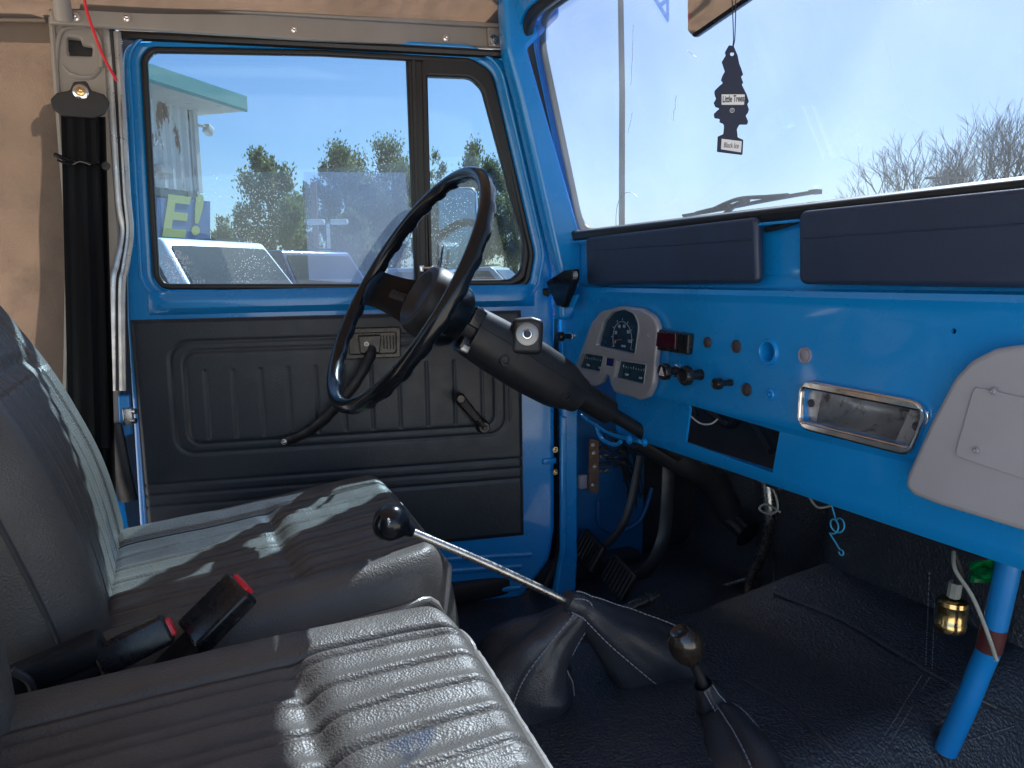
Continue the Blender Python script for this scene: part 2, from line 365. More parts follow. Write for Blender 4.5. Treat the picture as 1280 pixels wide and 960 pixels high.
k, tip = knob(827, 465, .0135, .030, .0065, label='black hazard switch knob marked with a white triangle', nickel=True)
tf = Fr(tip, FD.e1, FD.e2)
tri = [(0, .0085), (-.0075, -.0055), (.0075, -.0055)]; tri2 = [(0, .0056), (-.005, -.0040), (.005, -.0040)]; tri3 = [(0, .0038), (-.0034, -.0030), (.0034, -.0030)]
P('triangle_mark', merge(plate(tf, tri, .0004, 0, [tri2], z0=.0004), plate(tf, tri3, .0004, 0, [[(0, .0016), (-.0014, -.0014), (.0014, -.0014)]], z0=.0004)), WHITE, k)
knob(853, 470, .0145, .034, .0075, ridges=12)
knob(893, 480, .0085, .030, .0045, ridges=6)
knob(698, 421, .0095, .030, .005, nickel=True)
# dark red warning display box
b = B(); rc = FD.Q([(823, 411), (866, 416), (864, 441), (821, 435)]); q0 = V(rc[0]); 
disp = P('warning_display', plate(FD, rnd(FD.Q([(826, 411), (868, 417), (866, 443), (823, 436)]), .003), .011, .002), BLK, dash, 'small black warning light box with dark red lens')
REDL = mat('dark_red_lens', (.045, .004, .015), .12, coat=.5)
P('lens', merge(plate(FD, FD.Q([(828, 414, 0), (853, 417, 0), (852, 436, 0), (826, 432, 0)]), .003, .0008, z0=.0100)), REDL, disp)
# crease-level scuffs are in the paint; radio slot: loose wire inside
P('loose_wire', tube(B(), spline([UX(862, 519, .75), UX(875, 529, .755), UX(888, 530, .757), UX(897, 524, .76)]), .0013, 8), WIRE, TRUCK, 'thin white wire hanging inside the radio slot')
# paint-bare inner structure seen through slot
b = B(); box(b, (.885, .80, 1.265), (.004, 1.25, .33)); P('cowl_bulkhead', b, GREYI, TRUCK)
b = B()
for i in range(9):
    y = 1.25-.09*i; z = 1.24+.03*math.sin(i*2.1)
    tube(b, spline([(.80, y, z+.04), (.82+.03*math.sin(i), y-.05, z-.02), (.83, y-.12, z+.01), (.81, y-.2, z-.03)]), .003+.002*(i % 3), 6)
P('wiring_harness', b, BLKM, TRUCK)
# ---------------- ashtray
ring_o = rnd(ash, .020, 8); ring_i = rnd(inset(ash, .0125), .006, 5)
asht = P('ashtray', plate(FD, ring_o, .008, .003, [ring_i], z0=.0), CHROME, dash, 'chrome rimmed empty ashtray opening with scuffed metal bowl')
fl = inset(ash, .0105)
a0, a1, a2, a3 = [V(p) for p in fl]                         # tl tr br bl
def lerp(p, q, t): return tuple(p+(q-p)*t)
iw = [lerp(a0, a1, .13), lerp(a0, a1, .85), lerp(a3, a2, .85), lerp(a3, a2, .10)]
P('flange', plate(FD, rnd(fl, .012), .0015, .0003, [inset(iw, .002)], z0=-.006), ALUW, asht)
# bowl: open box behind, half-round bottom
def bowl(u, v):                                             # u along width, v 0..1 round the back
    t = V(lerp(V(iw[0]), V(iw[1]), u)); s = V(lerp(V(iw[3]), V(iw[2]), u)); a = math.pi*v
    m = (t+s)/2 + (t-s)/2*math.cos(a); return FD.p(m.x, m.y, -.007-.058*math.sin(a)**.8)
bb = grid(bowl, lin(0, 1, 10), lin(0, 1, 16))
for u in (0, 1):
    bb.faces.new([bb.verts.new(bowl(u, v)) for v in lin(0, 1, 16)])
P('bowl', bb, ALUW, asht)
for s, (x, y) in enumerate([(1014, 504), (1146, 533)]):
    c = FD.q(x, y, -.004); b = B(); lathe(b, FD.p(*c, -.0045), FD.n, [(0, .0052), (.0015, .0052), (.002, .004), (.001, .0025), (.001, 0)], 16); P('rubber_stop', b, PLUG, asht)
# ---------------- grey glove box door
gb = FD.Q([(1290, 430), (1262, 434), (1232, 449), (1211, 471), (1182, 525), (1152, 590), (1149, 605), (1160, 616), (1192, 628), (1400, 690)]) + [(.12, 1.19), (.12, 1.385), (-.30, 1.39)]
gdoor = P('glove_box_door', plate(FD, rnd(gb, [.04, .03, .03, .03, .1, .02, .008, .01, .1, .02, .02, .02, .1], 5), .022, .006, z0=.002), GBOX, TRUCK, 'pale grey metal glove box door with riveted cover plate')
gp = FD.Q([(1240, 481, .0), (1330, 500), (1330, 604), (1215, 566)])
P('cover_plate', plate(FD, rnd(gp, .006), .0022, .0008, z0=.0242), GBOX, gdoor)
for x, y in [(1242, 489), (1221, 563)]: P('rivet', screw(FD, x, y, .0026, .0264), SILVER, gdoor)
# ---------------- instrument cluster
def cl(pts, off=.013): return [FD.q(x, y, off) for x, y in pts]
cl_out = cl([(720, 457), (739, 403), (751, 389), (775, 382.5), (801, 385), (817, 395), (823, 410), (819, 448), (816.4, 482), (810, 496), (799, 500), (767, 490), (763, 479), (762, 471), (757, 467.5), (751, 479), (744, 483), (722, 478)])
cl_out = rnd(cl_out, [.006, .05, .04, .05, .05, .04, .04, .1, .03, .02, .02, .012, .004, .01, .01, .01, .02, .012], 7)
h1 = rnd(cl([(746, 432), (755, 401), (766, 390), (781, 387), (793, 392), (799, 406), (794, 443)]), [.004, .02, .02, .02, .02, .02, .005], 5)
h2 = rnd(cl([(728.5, 441), (755, 445.5), (750.5, 465), (722, 459.5)]), .0015)
h3 = rnd(cl([(772.6, 450.5), (808, 456), (805, 480.5), (768, 472)]), .0015)
h4 = cl([(758.6, 448), (767, 449), (765.6, 457.5), (757.8, 456)])
clus = P('instrument_cluster', plate(FD, cl_out, .013, .0045, [h1, h2, h3, h4], z0=.001, bres=3), SILVER, TRUCK, 'silver arch-shaped instrument cluster with speedometer and two small gauges')
def lip(h, w=.0022): return plate(FD, inset(h, -w), .002, .0009, [h], z0=.0132)
P('bezel_lip', merge(lip(h1, .003), lip(h2), lip(h3)), SILVER, clus)
DIAL = mat('dial_face', (.010, .05, .085), .2, coat=.4, var=.2, vscale=60)
P('dial_face', plate(FD, inset(cl_out, .008), .002, 0, z0=.004), DIAL, clus)
for (x, y) in [(744.5, 408), (811.7, 418)]:
    c = FD.q(x, y, .014); b = B(); lathe(b, FD.p(*c, .0138), FD.n, [(.0006, .0048), (.0009, .0042), (-.0004, .003), (-.0002, 0)], 18); P('screw', b, ALU, clus)
# dial print and needle
cc = FD.q(778, 424, .006); b = B(); arc = []
for i in range(9):
    a = R(205-i*29); p1 = (cc[0]+.033*math.cos(a), cc[1]+.033*math.sin(a)); p2 = (cc[0]+.037*math.cos(a), cc[1]+.037*math.sin(a))
    tube(b, [FD.p(*p1, .0065), FD.p(*p2, .0065)], .0004, 4)
tube(b, [FD.p(cc[0]+.031*math.cos(R(t)), cc[1]+.031*math.sin(R(t)), .0065) for t in range(-30, 211, 10)], .0004, 4)
P('needle', tube(B(), [FD.p(cc[0]-.021, cc[1]-.004, .0085), FD.p(cc[0], cc[1], .0085)], .0008, 4), RED, clus)
mk = [b]
for i, s in enumerate(['0', '20', '40', '60', '80', '100']):
    a = R(195-i*40); mk.append(text(FD, s, .0085, (cc[0]+.024*math.cos(a), cc[1]+.024*math.sin(a)), .0003, z0=.0063))
mk.append(text(FD, '00000', .0055, (cc[0]+.004, cc[1]-.012), .0003, z0=.0063))
P('dial_markings', merge(*mk), WHITE, clus, smooth=None)
for (hh, tx) in ((h2, ('FUEL', 'OIL')), (h3, ('TEMP', 'AMP'))):
    mk = []
    xs = [p[0] for p in hh]; zs = [p[1] for p in hh]; cx = sum(xs)/len(xs); cz = sum(zs)/len(zs); wd = max(xs)-min(xs)
    for k, t in enumerate(tx): mk.append(text(FD, t, .0055, (cx+(-.22 if k == 0 else .22)*wd, cz-.008-.001*k), .0003, z0=.0063))
    b2 = B()
    for k in range(9): tube(b2, [FD.p(cx-wd*.32+k*wd*.08, cz+.004, .0065), FD.p(cx-wd*.32+k*wd*.08, cz+.0065+.002*(k % 4 == 0), .0065)], .0003, 4)
    mk.append(b2); P('gauge_markings', merge(*mk), WHITE, clus, smooth=None)
P('dial_glass', plate(FD, inset(h1, -.002), .001, 0, z0=.010), GL_DIAL, clus)
IND = mat('blue_indicator', (.01, .015, .12), .2, coat=.5)
P('indicator_lens', plate(FD, inset(h4, -.001), .002, .0004, z0=.011), IND, clus)
# ---------------- pads on the cowl
def pad(pts, name='dash_pad', label=None, right=None):
    FP2 = Fr((.733, 0, 0), (0, -1, 0), ZU); o = FP2.Q(pts)
    if right: o[1] = (right, o[1][1]); o[2] = (right, o[2][1])
    th = .014; oo = rnd(o, .012, 6)
    me = plate(FP2, oo, th, .006, z0=0, bres=3)
    z1 = o[1][1]*.62+o[2][1]*.38
    b2 = B(); tube(b2, [FP2.p(o[0][0]+.012, z1+.004, th), FP2.p(o[1][0]-.008, z1+.004, th)], .0012, 6)
    p = P(name, me, PADV, TRUCK, label)
    P('moulded_ridge', b2, PADV, p)
pad([(739, 297), (955, 271), (957, 354), (741, 356)], label='short dark padded panel above the instrument cluster')
pad([(1008, 264), (1290, 236), (1290, 366), (1008, 355)], label='long dark padded panel above the passenger side dashboard', right=.12)
# rubber between cowl and glass
b = B(); tube(b, [(.757, 1.40, 1.521), (.757, -.12, 1.521)], .010, 10); tube(b, [(.75, 1.40, 1.512), (.75, -.12, 1.512)], .006, 8)
P('cowl_rubber', b, RUB, TRUCK)
# small curled rubber end between pads
b = B(); tube(b, spline([UX(957, 287, .735), UX(975, 283, .735), UX(1004, 274, .737)]), .004, 8); P('rubber_end', b, RUB, TRUCK)
# ---------------- windshield
ow = [WS.q(686, 296), WS.q(630, 60)]
gl = WS.q(723, 299); tl_ = WS.q(668, 45); top = .415
op = [(gl[0], .006), (tl_[0]+.004, top), (.16, top+.005), (.16, .006)]
opr = rnd(op, [.05, .075, .06, .06], 8)
outer = [(ow[0][0]-.005, -.012), (ow[0][0]-.012, .47), (.22, .47), (.22, -.012)]
P('windshield_frame', plate(WS, rnd(outer, [.01, .04, .02, .01]), .035, .007, [opr], z0=-.008, bres=3), BLUE, TRUCK)
# stepped inner return of the frame
P('frame_return', plate(WS, rnd([(op[0][0]-.030, -.004), (op[1][0]-.030, op[1][1]+.03), (.22, op[1][1]+.03), (.22, -.004)], [.01, .09, .02, .01]), .012, .003, [inset(opr, -.006)], z0=.026, bres=3), BLUE, TRUCK)
ws = P('windshield', plate(WS, inset(opr, -.006), .005, 0, z0=.002), GL_WIND, TRUCK, 'dusty laminated windshield in a black rubber seal')
P('rubber_seal', plate(WS, inset(opr, -.008), .020, .006, [inset(opr, .010)], z0=.012, bres=3), RUB, ws)
P('outer_rubber_seal', plate(WS, inset(opr, -.01), .01, .004, [inset(opr, .007)], z0=-.016), RUB, ws)
# faint letter of a banner decal at the top edge (reads backwards from inside)
DEC = glass('faded_decal', (.62, .70, .86), .0, 5, 0, refl=.1)
P('decal_letter', text(WS, 'A', .060, WS.q(831, 6), .0003, rot=R(186), z0=.0012, bold=.0006), DEC, ws, 'faded blue upside-down letter on the windshield')
# scratches and wiper arc
SCR = mat('scratch', (.6, .62, .66), .5)
for (p0_, p1_) in [((797, 30), (794, 105)), ((851, 118), (846, 150)), ((864, 62), (876, 70)), ((795, 140), (790, 165))]:
    b = B(); a = V(WS.q(*p0_)); c = V(WS.q(*p1_)); pts = [WS.p(*(a+(c-a)*t+V((random.uniform(-.002, .002), 0))), .0073) for t in lin(0, 1, 8)]; P('scratch', tube(b, pts, .00035, 4), SCR, ws)
ca = WS.q(800, 300); b = B()
tube(b, [WS.p(ca[0]+.06*math.cos(R(t)), ca[1]+.085*math.sin(R(t)), .0073) for t in range(60, 176, 6)], .0005, 4)
P('wiper_mark', b, SCR, ws)
# ---------------- wiper outside
def Wp(x, y, off=-.03): return WS.P(x, y, off)
wip = P('windshield_wiper', tube(B(), spline([Wp(854, 270), Wp(900, 262), Wp(950, 252), Wp(1000, 243), Wp(1023, 240)]), [.0035]*33, 8, flat=.5), RUB, TRUCK, 'black wiper resting on the lower edge of the windshield')
P('wiper_arm', tube(B(), [Wp(898, 275), Wp(918, 257), Wp(935, 250)], .004, 8), BLK, wip)
P('wiper_bridge', merge(tube(B(), spline([Wp(890, 262), Wp(922, 249), Wp(960, 246), Wp(985, 244)]), .003, 6), tube(B(), spline([Wp(870, 266), Wp(905, 258), Wp(925, 256)]), .0025, 6)), BLK, wip)
P('clip', box(B(), Wp(1019, 240), (.012, .012, .006)), BLK, wip)
# ---------------- mirror
mf = Fr(UX(890, 8, .62), (.1, -1, .05), (-.12, 0, 1))
mo = rnd(mf.Q([(858, -60), (990, -60), (936, -2), (865, 47), (859, 40)]), [.01, .01, .02, .004, .004], 5)
mir = P('rear_view_mirror', plate(mf, mo, .014, .005, z0=-.014), BLK, TRUCK, 'rear view mirror at the top of the windshield')
P('mirror_glass', plate(mf, inset(mo, .003), .001, 0, z0=.0005), MIRG, mir)
P('mirror_stem', tube(B(), spline([mf.o+mf.e2*.03-mf.n*.014, mf.o+mf.e2*.10+V((.02, 0, 0)), V((.66, mf.o.y, 1.95))]), .006, 8), BLK, mir)
# ---------------- bracket at dash left corner
FB = Fr((.705, 0, 0), (0, -1, 0), ZU)
br = P('windshield_hinge', plate(FB, rnd(FB.Q([(690, 352), (713, 338), (725, 336), (725, 350), (712, 384), (704, 382)]), .004), .016, .003), GLOSS, TRUCK, 'black windshield hinge with a wing knob')
b = B(); cp = FB.P(684, 366); lathe(b, cp+V((.008, 0, 0)), (-1, .5, .2), [(0, .007), (.004, .012), (.016, .012), (.018, .009), (.018, 0)], 6); P('wing_knob', b, BLK, br)
P('bolt', screw(FB, 720, 344, .005, .016), ALU, br)
P('bracket_foot', plate(FB, rnd(FB.Q([(706, 372), (723, 368), (716, 384), (706, 386)]), .002), .006, .001, z0=-.004), BLUE, br)

# ================================================================== DRIVER DOOR
door_o = DR.Q([(152, 50), (400, 51), (622, 70), (640, 82), (672, 220), (694, 330), (694, 660), (688, 700), (655, 745), (590, 790), (420, 800), (180, 800), (174, 660), (158, 400)])
door_o = rnd(door_o, [.035, .3, .02, .03, .1, .05, .1, .06, .05, .05, .1, .02, .1, .1], 6)
win = [(181, 74), (191, 63), (400, 67), (586, 77), (612, 92), (664, 318), (658, 352), (645, 358), (205, 358), (196, 345)]
win_o = rnd(DR.Q(win), [.03, .02, .3, .03, .04, .05, .02, .02, .02, .02], 6)
door = P('driver_door', plate(DR, door_o, .045, .011, [inset(win_o, -.004)], z0=-.045, bres=4), BLUE, TRUCK, 'blue driver door with black trim panel and vent window')
# rolled belt ledge below the glass
lp = [(-.001, 0), (.006, .001), (.013, -.006), (.017, -.018), (.016, -.030), (.006, -.040), (-.001, -.043)]
zb = DR.P(400, 360).z
x0, x1 = DR.q(185, 370)[0], DR.q(668, 370)[0]
P('belt_ledge', grid(lambda u, v: DR.p(u, zb+lp[v][1]-.001, lp[v][0]*(ss(x0, x0+.02, u)*ss(x1, x1-.02, u)*.9+.1)), lin(x0, x1, 60), range(7)), BLUE, door)
P('window_seal', plate(DR, inset(win_o, -.006), .012, .004, [inset(win_o, .005)], z0=-.006), RUB, door)
# inner window channel + divider
dv = DR.Q([(508, 72), (532, 73), (538, 360), (519, 360)])
divd = P('window_divider', plate(DR, dv, .02, .004, z0=-.020), RUB, door)
P('divider_channel', merge(plate(DR, DR.Q([(514, 74), (519, 74), (526, 358), (522, 358)]), .004, .001, z0=.0), plate(DR, DR.Q([(527, 74), (530, 74), (536, 358), (533, 358)]), .004, .001, z0=.0)), BLKM, divd)
mg = DR.Q([(176, 55), (514, 66), (524, 362), (190, 364)])
mainglass = P('door_window', plate(DR, mg, .004, 0, z0=-.026), GL_SIDE, door)
# glass etching (maker marks) and date code
et = []
for i, s in enumerate(['TEMPERED', 'SAFETY GLASS', 'AS-2 M20', 'DOT 33 T7', 'JAPAN']):
    c = DR.q(221, 322+i*6.5, -.02); et.append(text(DR, s, .0085, c, .0002, z0=-.0215))
et.append(plate(DR, circ(DR.q(222, 316, -.02), .005, 12), .0002, 0, [circ(DR.q(222, 316, -.02), .0032, 12)], z0=-.0215))
et.append(text(DR, 'S   0413', .011, DR.q(243, 353, -.02), .0002, z0=-.0215))
P('glass_etching', merge(*et), WHITE, mainglass, smooth=None)
P('reflection_patch', plate(DR, DR.Q([(379, 213, 0), (508, 214, 0), (521, 358, 0), (386, 350, 0)]), .0004, 0, z0=-.0212), GL_REFLECT, mainglass, 'faint pale rectangular painted reflection on the door window')  # pale translucent sheet standing in for a reflection in the glass
# vent window
vo = rnd(DR.Q([(528, 72), (590, 76), (616, 92), (662, 318), (656, 350), (640, 357), (537, 358)]), [.006, .03, .03, .06, .03, .02, .006], 6)
vi = rnd(DR.Q([(531, 96), (588, 98), (602, 112), (654, 305), (651, 338), (638, 349), (541, 350)]), [.008, .03, .03, .05, .03, .02, .006], 6)
vent = P('vent_window', plate(DR, vo, .020, .005, [vi], z0=-.014, bres=3), RUB, door, 'small hinged vent window in a thick black frame')
P('vent_glass', plate(DR, inset(vi, -.004), .004, 0, z0=-.008), GL_SIDE, vent)
P('vent_latch', merge(tube(B(), spline([DR.P(549, 334, .006), DR.P(551, 320, .012), DR.P(553, 305, .016)]), [.004]*8+[.0035]*8+[.0025], 8), tube(B(), [DR.P(527, 336, .004), DR.P(548, 335, .008)], .0045, 8), box(B(), DR.P(527, 336, .005), (.009, .008, .014), None, .002)), CHROME, vent)
# body-side moulded step round the door frame
P('frame_bead', plate(DR, inset(win_o, -.030), .006, .003, [inset(win_o, -.022)], z0=-.002), BLUE, door)
# trim panel with embossed pattern
to = DR.Q([(164, 400), (651, 390), (651, 669), (187, 690)])
tx0, tx1 = min(p[0] for p in to), max(p[0] for p in to); tz1 = max(p[1] for p in to); tz0 = min(p[1] for p in to)
def sdr(px, pz, cx, cz, hx, hz, r):
    qx, qz = abs(px-cx)-hx+r, abs(pz-cz)-hz+r
    return math.hypot(max(qx, 0), max(qz, 0)) + min(max(qx, qz), 0) - r
L1 = DR.q(211, 425); L2 = DR.q(632, 540); tl1 = DR.q(211, 560)
gx0, gx1, gz1, gz0 = L1[0], L2[0], DR.q(400, 422)[1], DR.q(400, 556)[1]
def groove(d, w, h): return -h*math.exp(-(d/w)**2)
fl_x = [DR.q(258+34.4*k, 480)[0] for k in range(12)]
fz1, fz0 = DR.q(400, 456)[1], DR.q(400, 540)[1]
lines = [DR.q(300, y)[1] for y in (598, 611, 625)]
def emb(x, z):
    cx, cz, hx, hz = (gx0+gx1)/2, (gz0+gz1)/2, (gx1-gx0)/2, (gz1-gz0)/2
    d = sdr(x, z, cx, cz, hx, hz, .035); h = groove(d, .0032, .0022)
    d2 = sdr(x, z, cx, cz, hx-.022, hz-.017, .025); h += groove(d2, .003, .002) + .0018*ss(.01, -.012, d2)
    for f in fl_x:
        if fz0 < z < fz1 and abs(x-f) < .012: h += groove(x-f, .0028, .0018)
    for l in lines:
        if abs(z-l) < .012: h += groove(z-l, .003, .0022)
    e = min(x-tx0, tx1-x, tz1-z, z-tz0); h += .004*(ss(0, .008, e)-1)
    return h
b = grid(lambda u, v: DR.p(u, v, .0055+emb(u, v)), lin(tx0, tx1, 420), lin(tz0, tz1, 200)[::-1])
for f in b.faces: f.normal_flip()
P('trim_panel', b, TRIM, door, smooth=60)
P('trim_backing', plate(DR, [(tx0, tz0), (tx1, tz0), (tx1, tz1), (tx0, tz1)], .002, .0005, z0=0), TRIM, door)
# lower pressed ribs of the blue door skin
for i, (xa, ya, xb, yb) in enumerate([(520, 702, 664, 693), (540, 716, 652, 708), (560, 742, 650, 735), (500, 760, 640, 752)]):
    P('pressed_rib', tube(B(), [DR.P(xa, ya), DR.P(xb, yb)], .006, 10, flat=.55, up=DR.n), BLUE, door)
b = B(); c = DR.P(641, 764, .001); lathe(b, c, DR.n, [(-.002, .012), (.002, .012), (.003, .010), (-.006, .008), (-.006, 0)], 20); P('drain_plug', b, RUB, door)
# inner latch handle
lo = rnd(DR.Q([(428, 410), (500, 408), (500, 446), (430, 449)]), .004)
la = P('door_latch', plate(DR, lo, .006, .002, [rnd(DR.Q([(436, 417), (494, 415), (494, 440), (437, 442)]), .003)], z0=.007), BLK, door)
P('latch_recess', plate(DR, inset(lo, .002), .001, 0, z0=.0072), BLK, la)
P('latch_lever', plate(DR, rnd(DR.Q([(447, 419), (476, 418), (474, 440), (450, 441)]), .003), .010, .002, z0=.0082), BLK, la)
P('bolt', screw(DR, 458, 430, .003, .018), ALU, la)
P('escutcheon_ribs', merge(*[box(B(), DR.P(x, 428, .010), (.002, .002, .026)) for x in (480, 484, 488, 492)]), BLKM, la)
# window crank
cr0, cr1 = DR.P(604, 533, .014), DR.P(573, 496, .030)
ck = P('window_crank', merge(tube(B(), [cr0+DR.n*.008, (cr0+cr1)/2+DR.n*.006, cr1], [.011, .0095, .012], 14, flat=.45, up=DR.n)), BLK, door)
b = B(); lathe(b, cr0-DR.n*.014, DR.n, [(0, .016), (.004, .016), (.008, .013), (.024, .012), (.027, .010), (.027, .006), (.025, .005), (.025, 0)], 28); P('crank_hub', b, BLK, ck)
b = B(); lathe(b, cr1+DR.n*.002, DR.n, [(0, .006), (.004, .010), (.022, .010), (.027, .007), (.027, 0)], 20)
P('crank_knob', b, BLK, ck)
CRI = mat('crank_inlay', (.05, .047, .05), .6, bump=.3); P('crank_inlay', tube(B(), [cr0*.72+cr1*.28+DR.n*.0125, cr1+DR.n*.007], [.006, .008], 10, flat=.3, up=DR.n), CRI, ck)
# grab handle
ph = P('door_pull', tube(B(), spline([DR.P(355, 552, .012), DR.P(385, 540, .026), DR.P(415, 515, .040), DR.P(445, 478, .042), DR.P(462, 448, .028), DR.P(466, 436, .012)]), [.010, .0105, .011, .0115, .012]*8+[.012], 12, flat=.7), BLKM, door, 'curved black pull handle screwed to the door trim')
P('screw', screw(Fr(DR.P(355, 552, .023), DR.e1, DR.e2), 0, 0, .004, 0, px=False), CHROME, ph)
# hinge on the front edge of door
P('door_check', box(B(), DR.P(686, 576, .0), (.03, .012, .012), None, .002), BLUE, door)
# outside mirror on the door
mp = DR.P(563, 290, -.16)
FM = Fr(mp, (.93, -.36, 0), ZU)
mo = rnd([(-.055, -.085), (.06, -.085), (.06, .095), (-.055, .095)], .02, 6)
om = P('door_mirror', plate(FM, mo, .018, .008, z0=-.02), CHROME, TRUCK, 'chrome framed outside mirror on the driver door')
P('mirror_glass', plate(FM, inset(mo, .005), .001, 0, z0=-.0015), MIRG, om)
P('mirror_arm', tube(B(), spline([FM.p(.0, -.04, -.03), FM.p(.02, -.14, -.02), DR.P(600, 372, -.05)]), .006, 8), CHROME, om)
# ================================================================== BODY: pillars, rail, canvas, floor
# grey steel rail over the door
RL = Fr((0, 1.475, 1.86), (1, -.035, .068), ZU)
rp = RL.Q([(60, 14), (78, 12), (420, 22), (628, 40), (630, 61), (380, 50), (128, 34), (118, 28), (66, 30)])
RLn = Fr(RL.o, RL.e1, RL.e2)
rail = P('door_rail', plate(RLn, RL.Q([(64, 12), (122, 8), (628, 38), (629, 63), (380, 52), (122, 36), (64, 32)]), .012, .003), GREY, TRUCK, 'long grey steel rail bolted above the driver door')
P('rail_flange', plate(RLn, RL.Q([(110, 3), (628, 33), (628, 39), (110, 10)]), .020, .002, z0=.0), GREY, rail)
for x, y in [(95, 22), (158, 23), (367, 37), (557, 48)]:
    b = screw(RLn, x, y, .0045, .013); P('bolt', b, CHROME, rail)
P('end_bracket', plate(RLn, rnd(RL.Q([(605, 38), (632, 40), (633, 62), (606, 60)]), .004), .008, .002, z0=.014), GREY, rail)
cq = RL.q(617, 50, .022); b = B(); lathe(b, RLn.p(*cq, .022), RLn.n, [(0, .010), (.002, .010), (.0021, .0075), (.007, .007), (.007, .004), (.010, .0035), (.010, 0)], 6); P('nut', b, STEEL, rail)
# black weather strip round the door opening
b = B(); tube(b, [DR.P(148, 500, .0), DR.P(146, 250, .0), DR.P(143, 60, 0), DR.P(150, 44, 0), DR.P(400, 56, 0), DR.P(628, 68, 0)], .008, 8); P('weather_strip', b, RUB, TRUCK)
b = B(); tube(b, spline([DR.P(630, 62, -.01), DR.P(648, 110, -.01), DR.P(682, 270, -.01), DR.P(700, 345, -.01), DR.P(700, 640, -.01), DR.P(690, 715, -.01), DR.P(655, 765, -.01)]), .007, 8); P('front_weather_strip', b, RUB, TRUCK)
# A pillar side of the body between door and windshield frame, lower hinge post
FA = Fr((0, 1.43, 0), (1, -.12, 0), ZU)
b = plate(FA, rnd(FA.Q([(628, -30), (700, -30), (700, 20), (660, 60), (728, 300), (728, 380), (712, 400), (700, 400), (700, 340), (650, 120), (634, 60)]), .01), .05, .008, z0=-.05)
P('a_pillar', b, BLUE, TRUCK)
FPo = Fr((.70, 1.39, 0), (1, -.12, 0), ZU)
b = plate(FPo, rnd(FPo.Q([(703, 385), (724, 385), (722, 600), (722, 700), (718, 770), (690, 775), (703, 690)]), .006), .03, .004, z0=-.03)
post = P('hinge_post', b, BLUE, TRUCK)
P('post_flange', plate(FPo, FPo.Q([(699, 520), (706, 520), (706, 690), (699, 700)]), .012, .003, z0=-.0), BLUE, post)
for y in (562, 590): P('bolt', screw(FPo, 694, y, .004, .0), BRASS, post)
# kick panel deep in the driver footwell
FK = Fr((.80, 1.47, 0), (1, -.05, 0), ZU)
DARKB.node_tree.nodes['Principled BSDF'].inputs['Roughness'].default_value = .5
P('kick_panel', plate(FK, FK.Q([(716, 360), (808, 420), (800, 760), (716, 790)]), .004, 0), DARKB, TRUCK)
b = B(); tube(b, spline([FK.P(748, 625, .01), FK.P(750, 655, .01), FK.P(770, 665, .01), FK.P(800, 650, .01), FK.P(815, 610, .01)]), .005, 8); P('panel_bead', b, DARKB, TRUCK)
FU = Fr((.80, 1.42, 0), (1, -.05, 0), ZU)
fb = P('fuse_bracket', plate(FU, FU.Q([(736, 548), (747, 550), (746, 616), (735, 614)]), .008, .001), RUSTY, TRUCK, 'rusty bracket with fuse terminals under the dashboard')
for i, (x, y) in enumerate([(741, 556), (742, 566), (743, 583), (741, 606)]): P('screw', screw(FU, x, y, .003, .008), STEEL, fb)
for i, y in enumerate((560, 570, 580, 588)): P('terminal', merge(box(B(), FU.P(754, y, .006), (.022, .008, .006)), tube(B(), [FU.P(748, y, .008), FU.P(765, y+1, .008)], .0022, 6)), STEEL if i % 2 else GREYI, fb)
P('relay_block', box(B(), FU.P(728, 602, .01), (.018, .012, .030), None, .002), PLUGL, TRUCK, 'small pale relay block beside the fuse bracket')
b = B()
for i in range(16):
    x, y = 750+random.random()*20, 545+random.random()*45
    tube(b, spline([FU.P(x, y, .01), FU.P(x+12+random.random()*10, y+random.uniform(-15, 10), .03), FU.P(x+22+random.random()*12, y+random.uniform(-5, 30), .02), FU.P(x+26+random.random()*14, y+30+random.random()*40, .0)]), .0016, 5)
P('fuse_wires', b, BLKM, TRUCK)
P('lower_dash_brace', merge(tube(B(), spline([UX(728, 520, .72), UX(745, 532, .72), UX(765, 543, .725), UX(800, 552, .73)]), .006, 8, flat=.5), tube(B(), spline([UX(745, 530, .74), UX(752, 548, .74), UX(768, 556, .74), UX(776, 552, .74)]), .004, 8)), BLUE, TRUCK)
P('brace_bolt', screw(FD, 787, 549, .006, .01), BLUE, TRUCK)
P('brace_nut', screw(FD, 806, 553, .005, .01), BLUE, TRUCK)
# B pillar: grey pressed plate with cut-out + door channel strips
FBp = Fr((-.11, 1.50, 0), (1, 0, 0), ZU)
bp_o = FBp.Q([(62, 12), (132, 30), (136, 120), (150, 300), (150, 540), (76, 540), (84, 300), (70, 120)])
kh = rnd(FBp.Q([(84, 46), (101, 48), (102, 55), (116, 57), (115, 70), (85, 69)]), .004)
bpil = P('b_pillar', plate(FBp, bp_o, .02, .004, [kh], z0=-.02), GREY, TRUCK, 'grey pressed steel door pillar with an L-shaped slot')
P('slot_backing', plate(FBp, FBp.Q([(78, 40), (122, 46), (122, 76), (78, 76)]), .004, 0, z0=-.036), GREYI, bpil)
P('pressed_bead', tube(B(), spline([FBp.P(70, 84), FBp.P(73, 50), FBp.P(82, 36), (FBp.P(110, 36)), FBp.P(124, 48), FBp.P(127, 85)]), .004, 10), GREY, bpil)
P('pressed_dimple', tube(B(), spline([FBp.P(77, 82), FBp.P(88, 93), FBp.P(103, 98), FBp.P(117, 96), FBp.P(126, 86)]), [.003]*8+[.006]*16+[.005]*8+[.003], 10, flat=.5), GREY, bpil)
P('edge_flange', tube(B(), [FBp.P(64, 14), FBp.P(72, 120), FBp.P(86, 300), FBp.P(82, 540)], .005, 8), GREY, bpil)
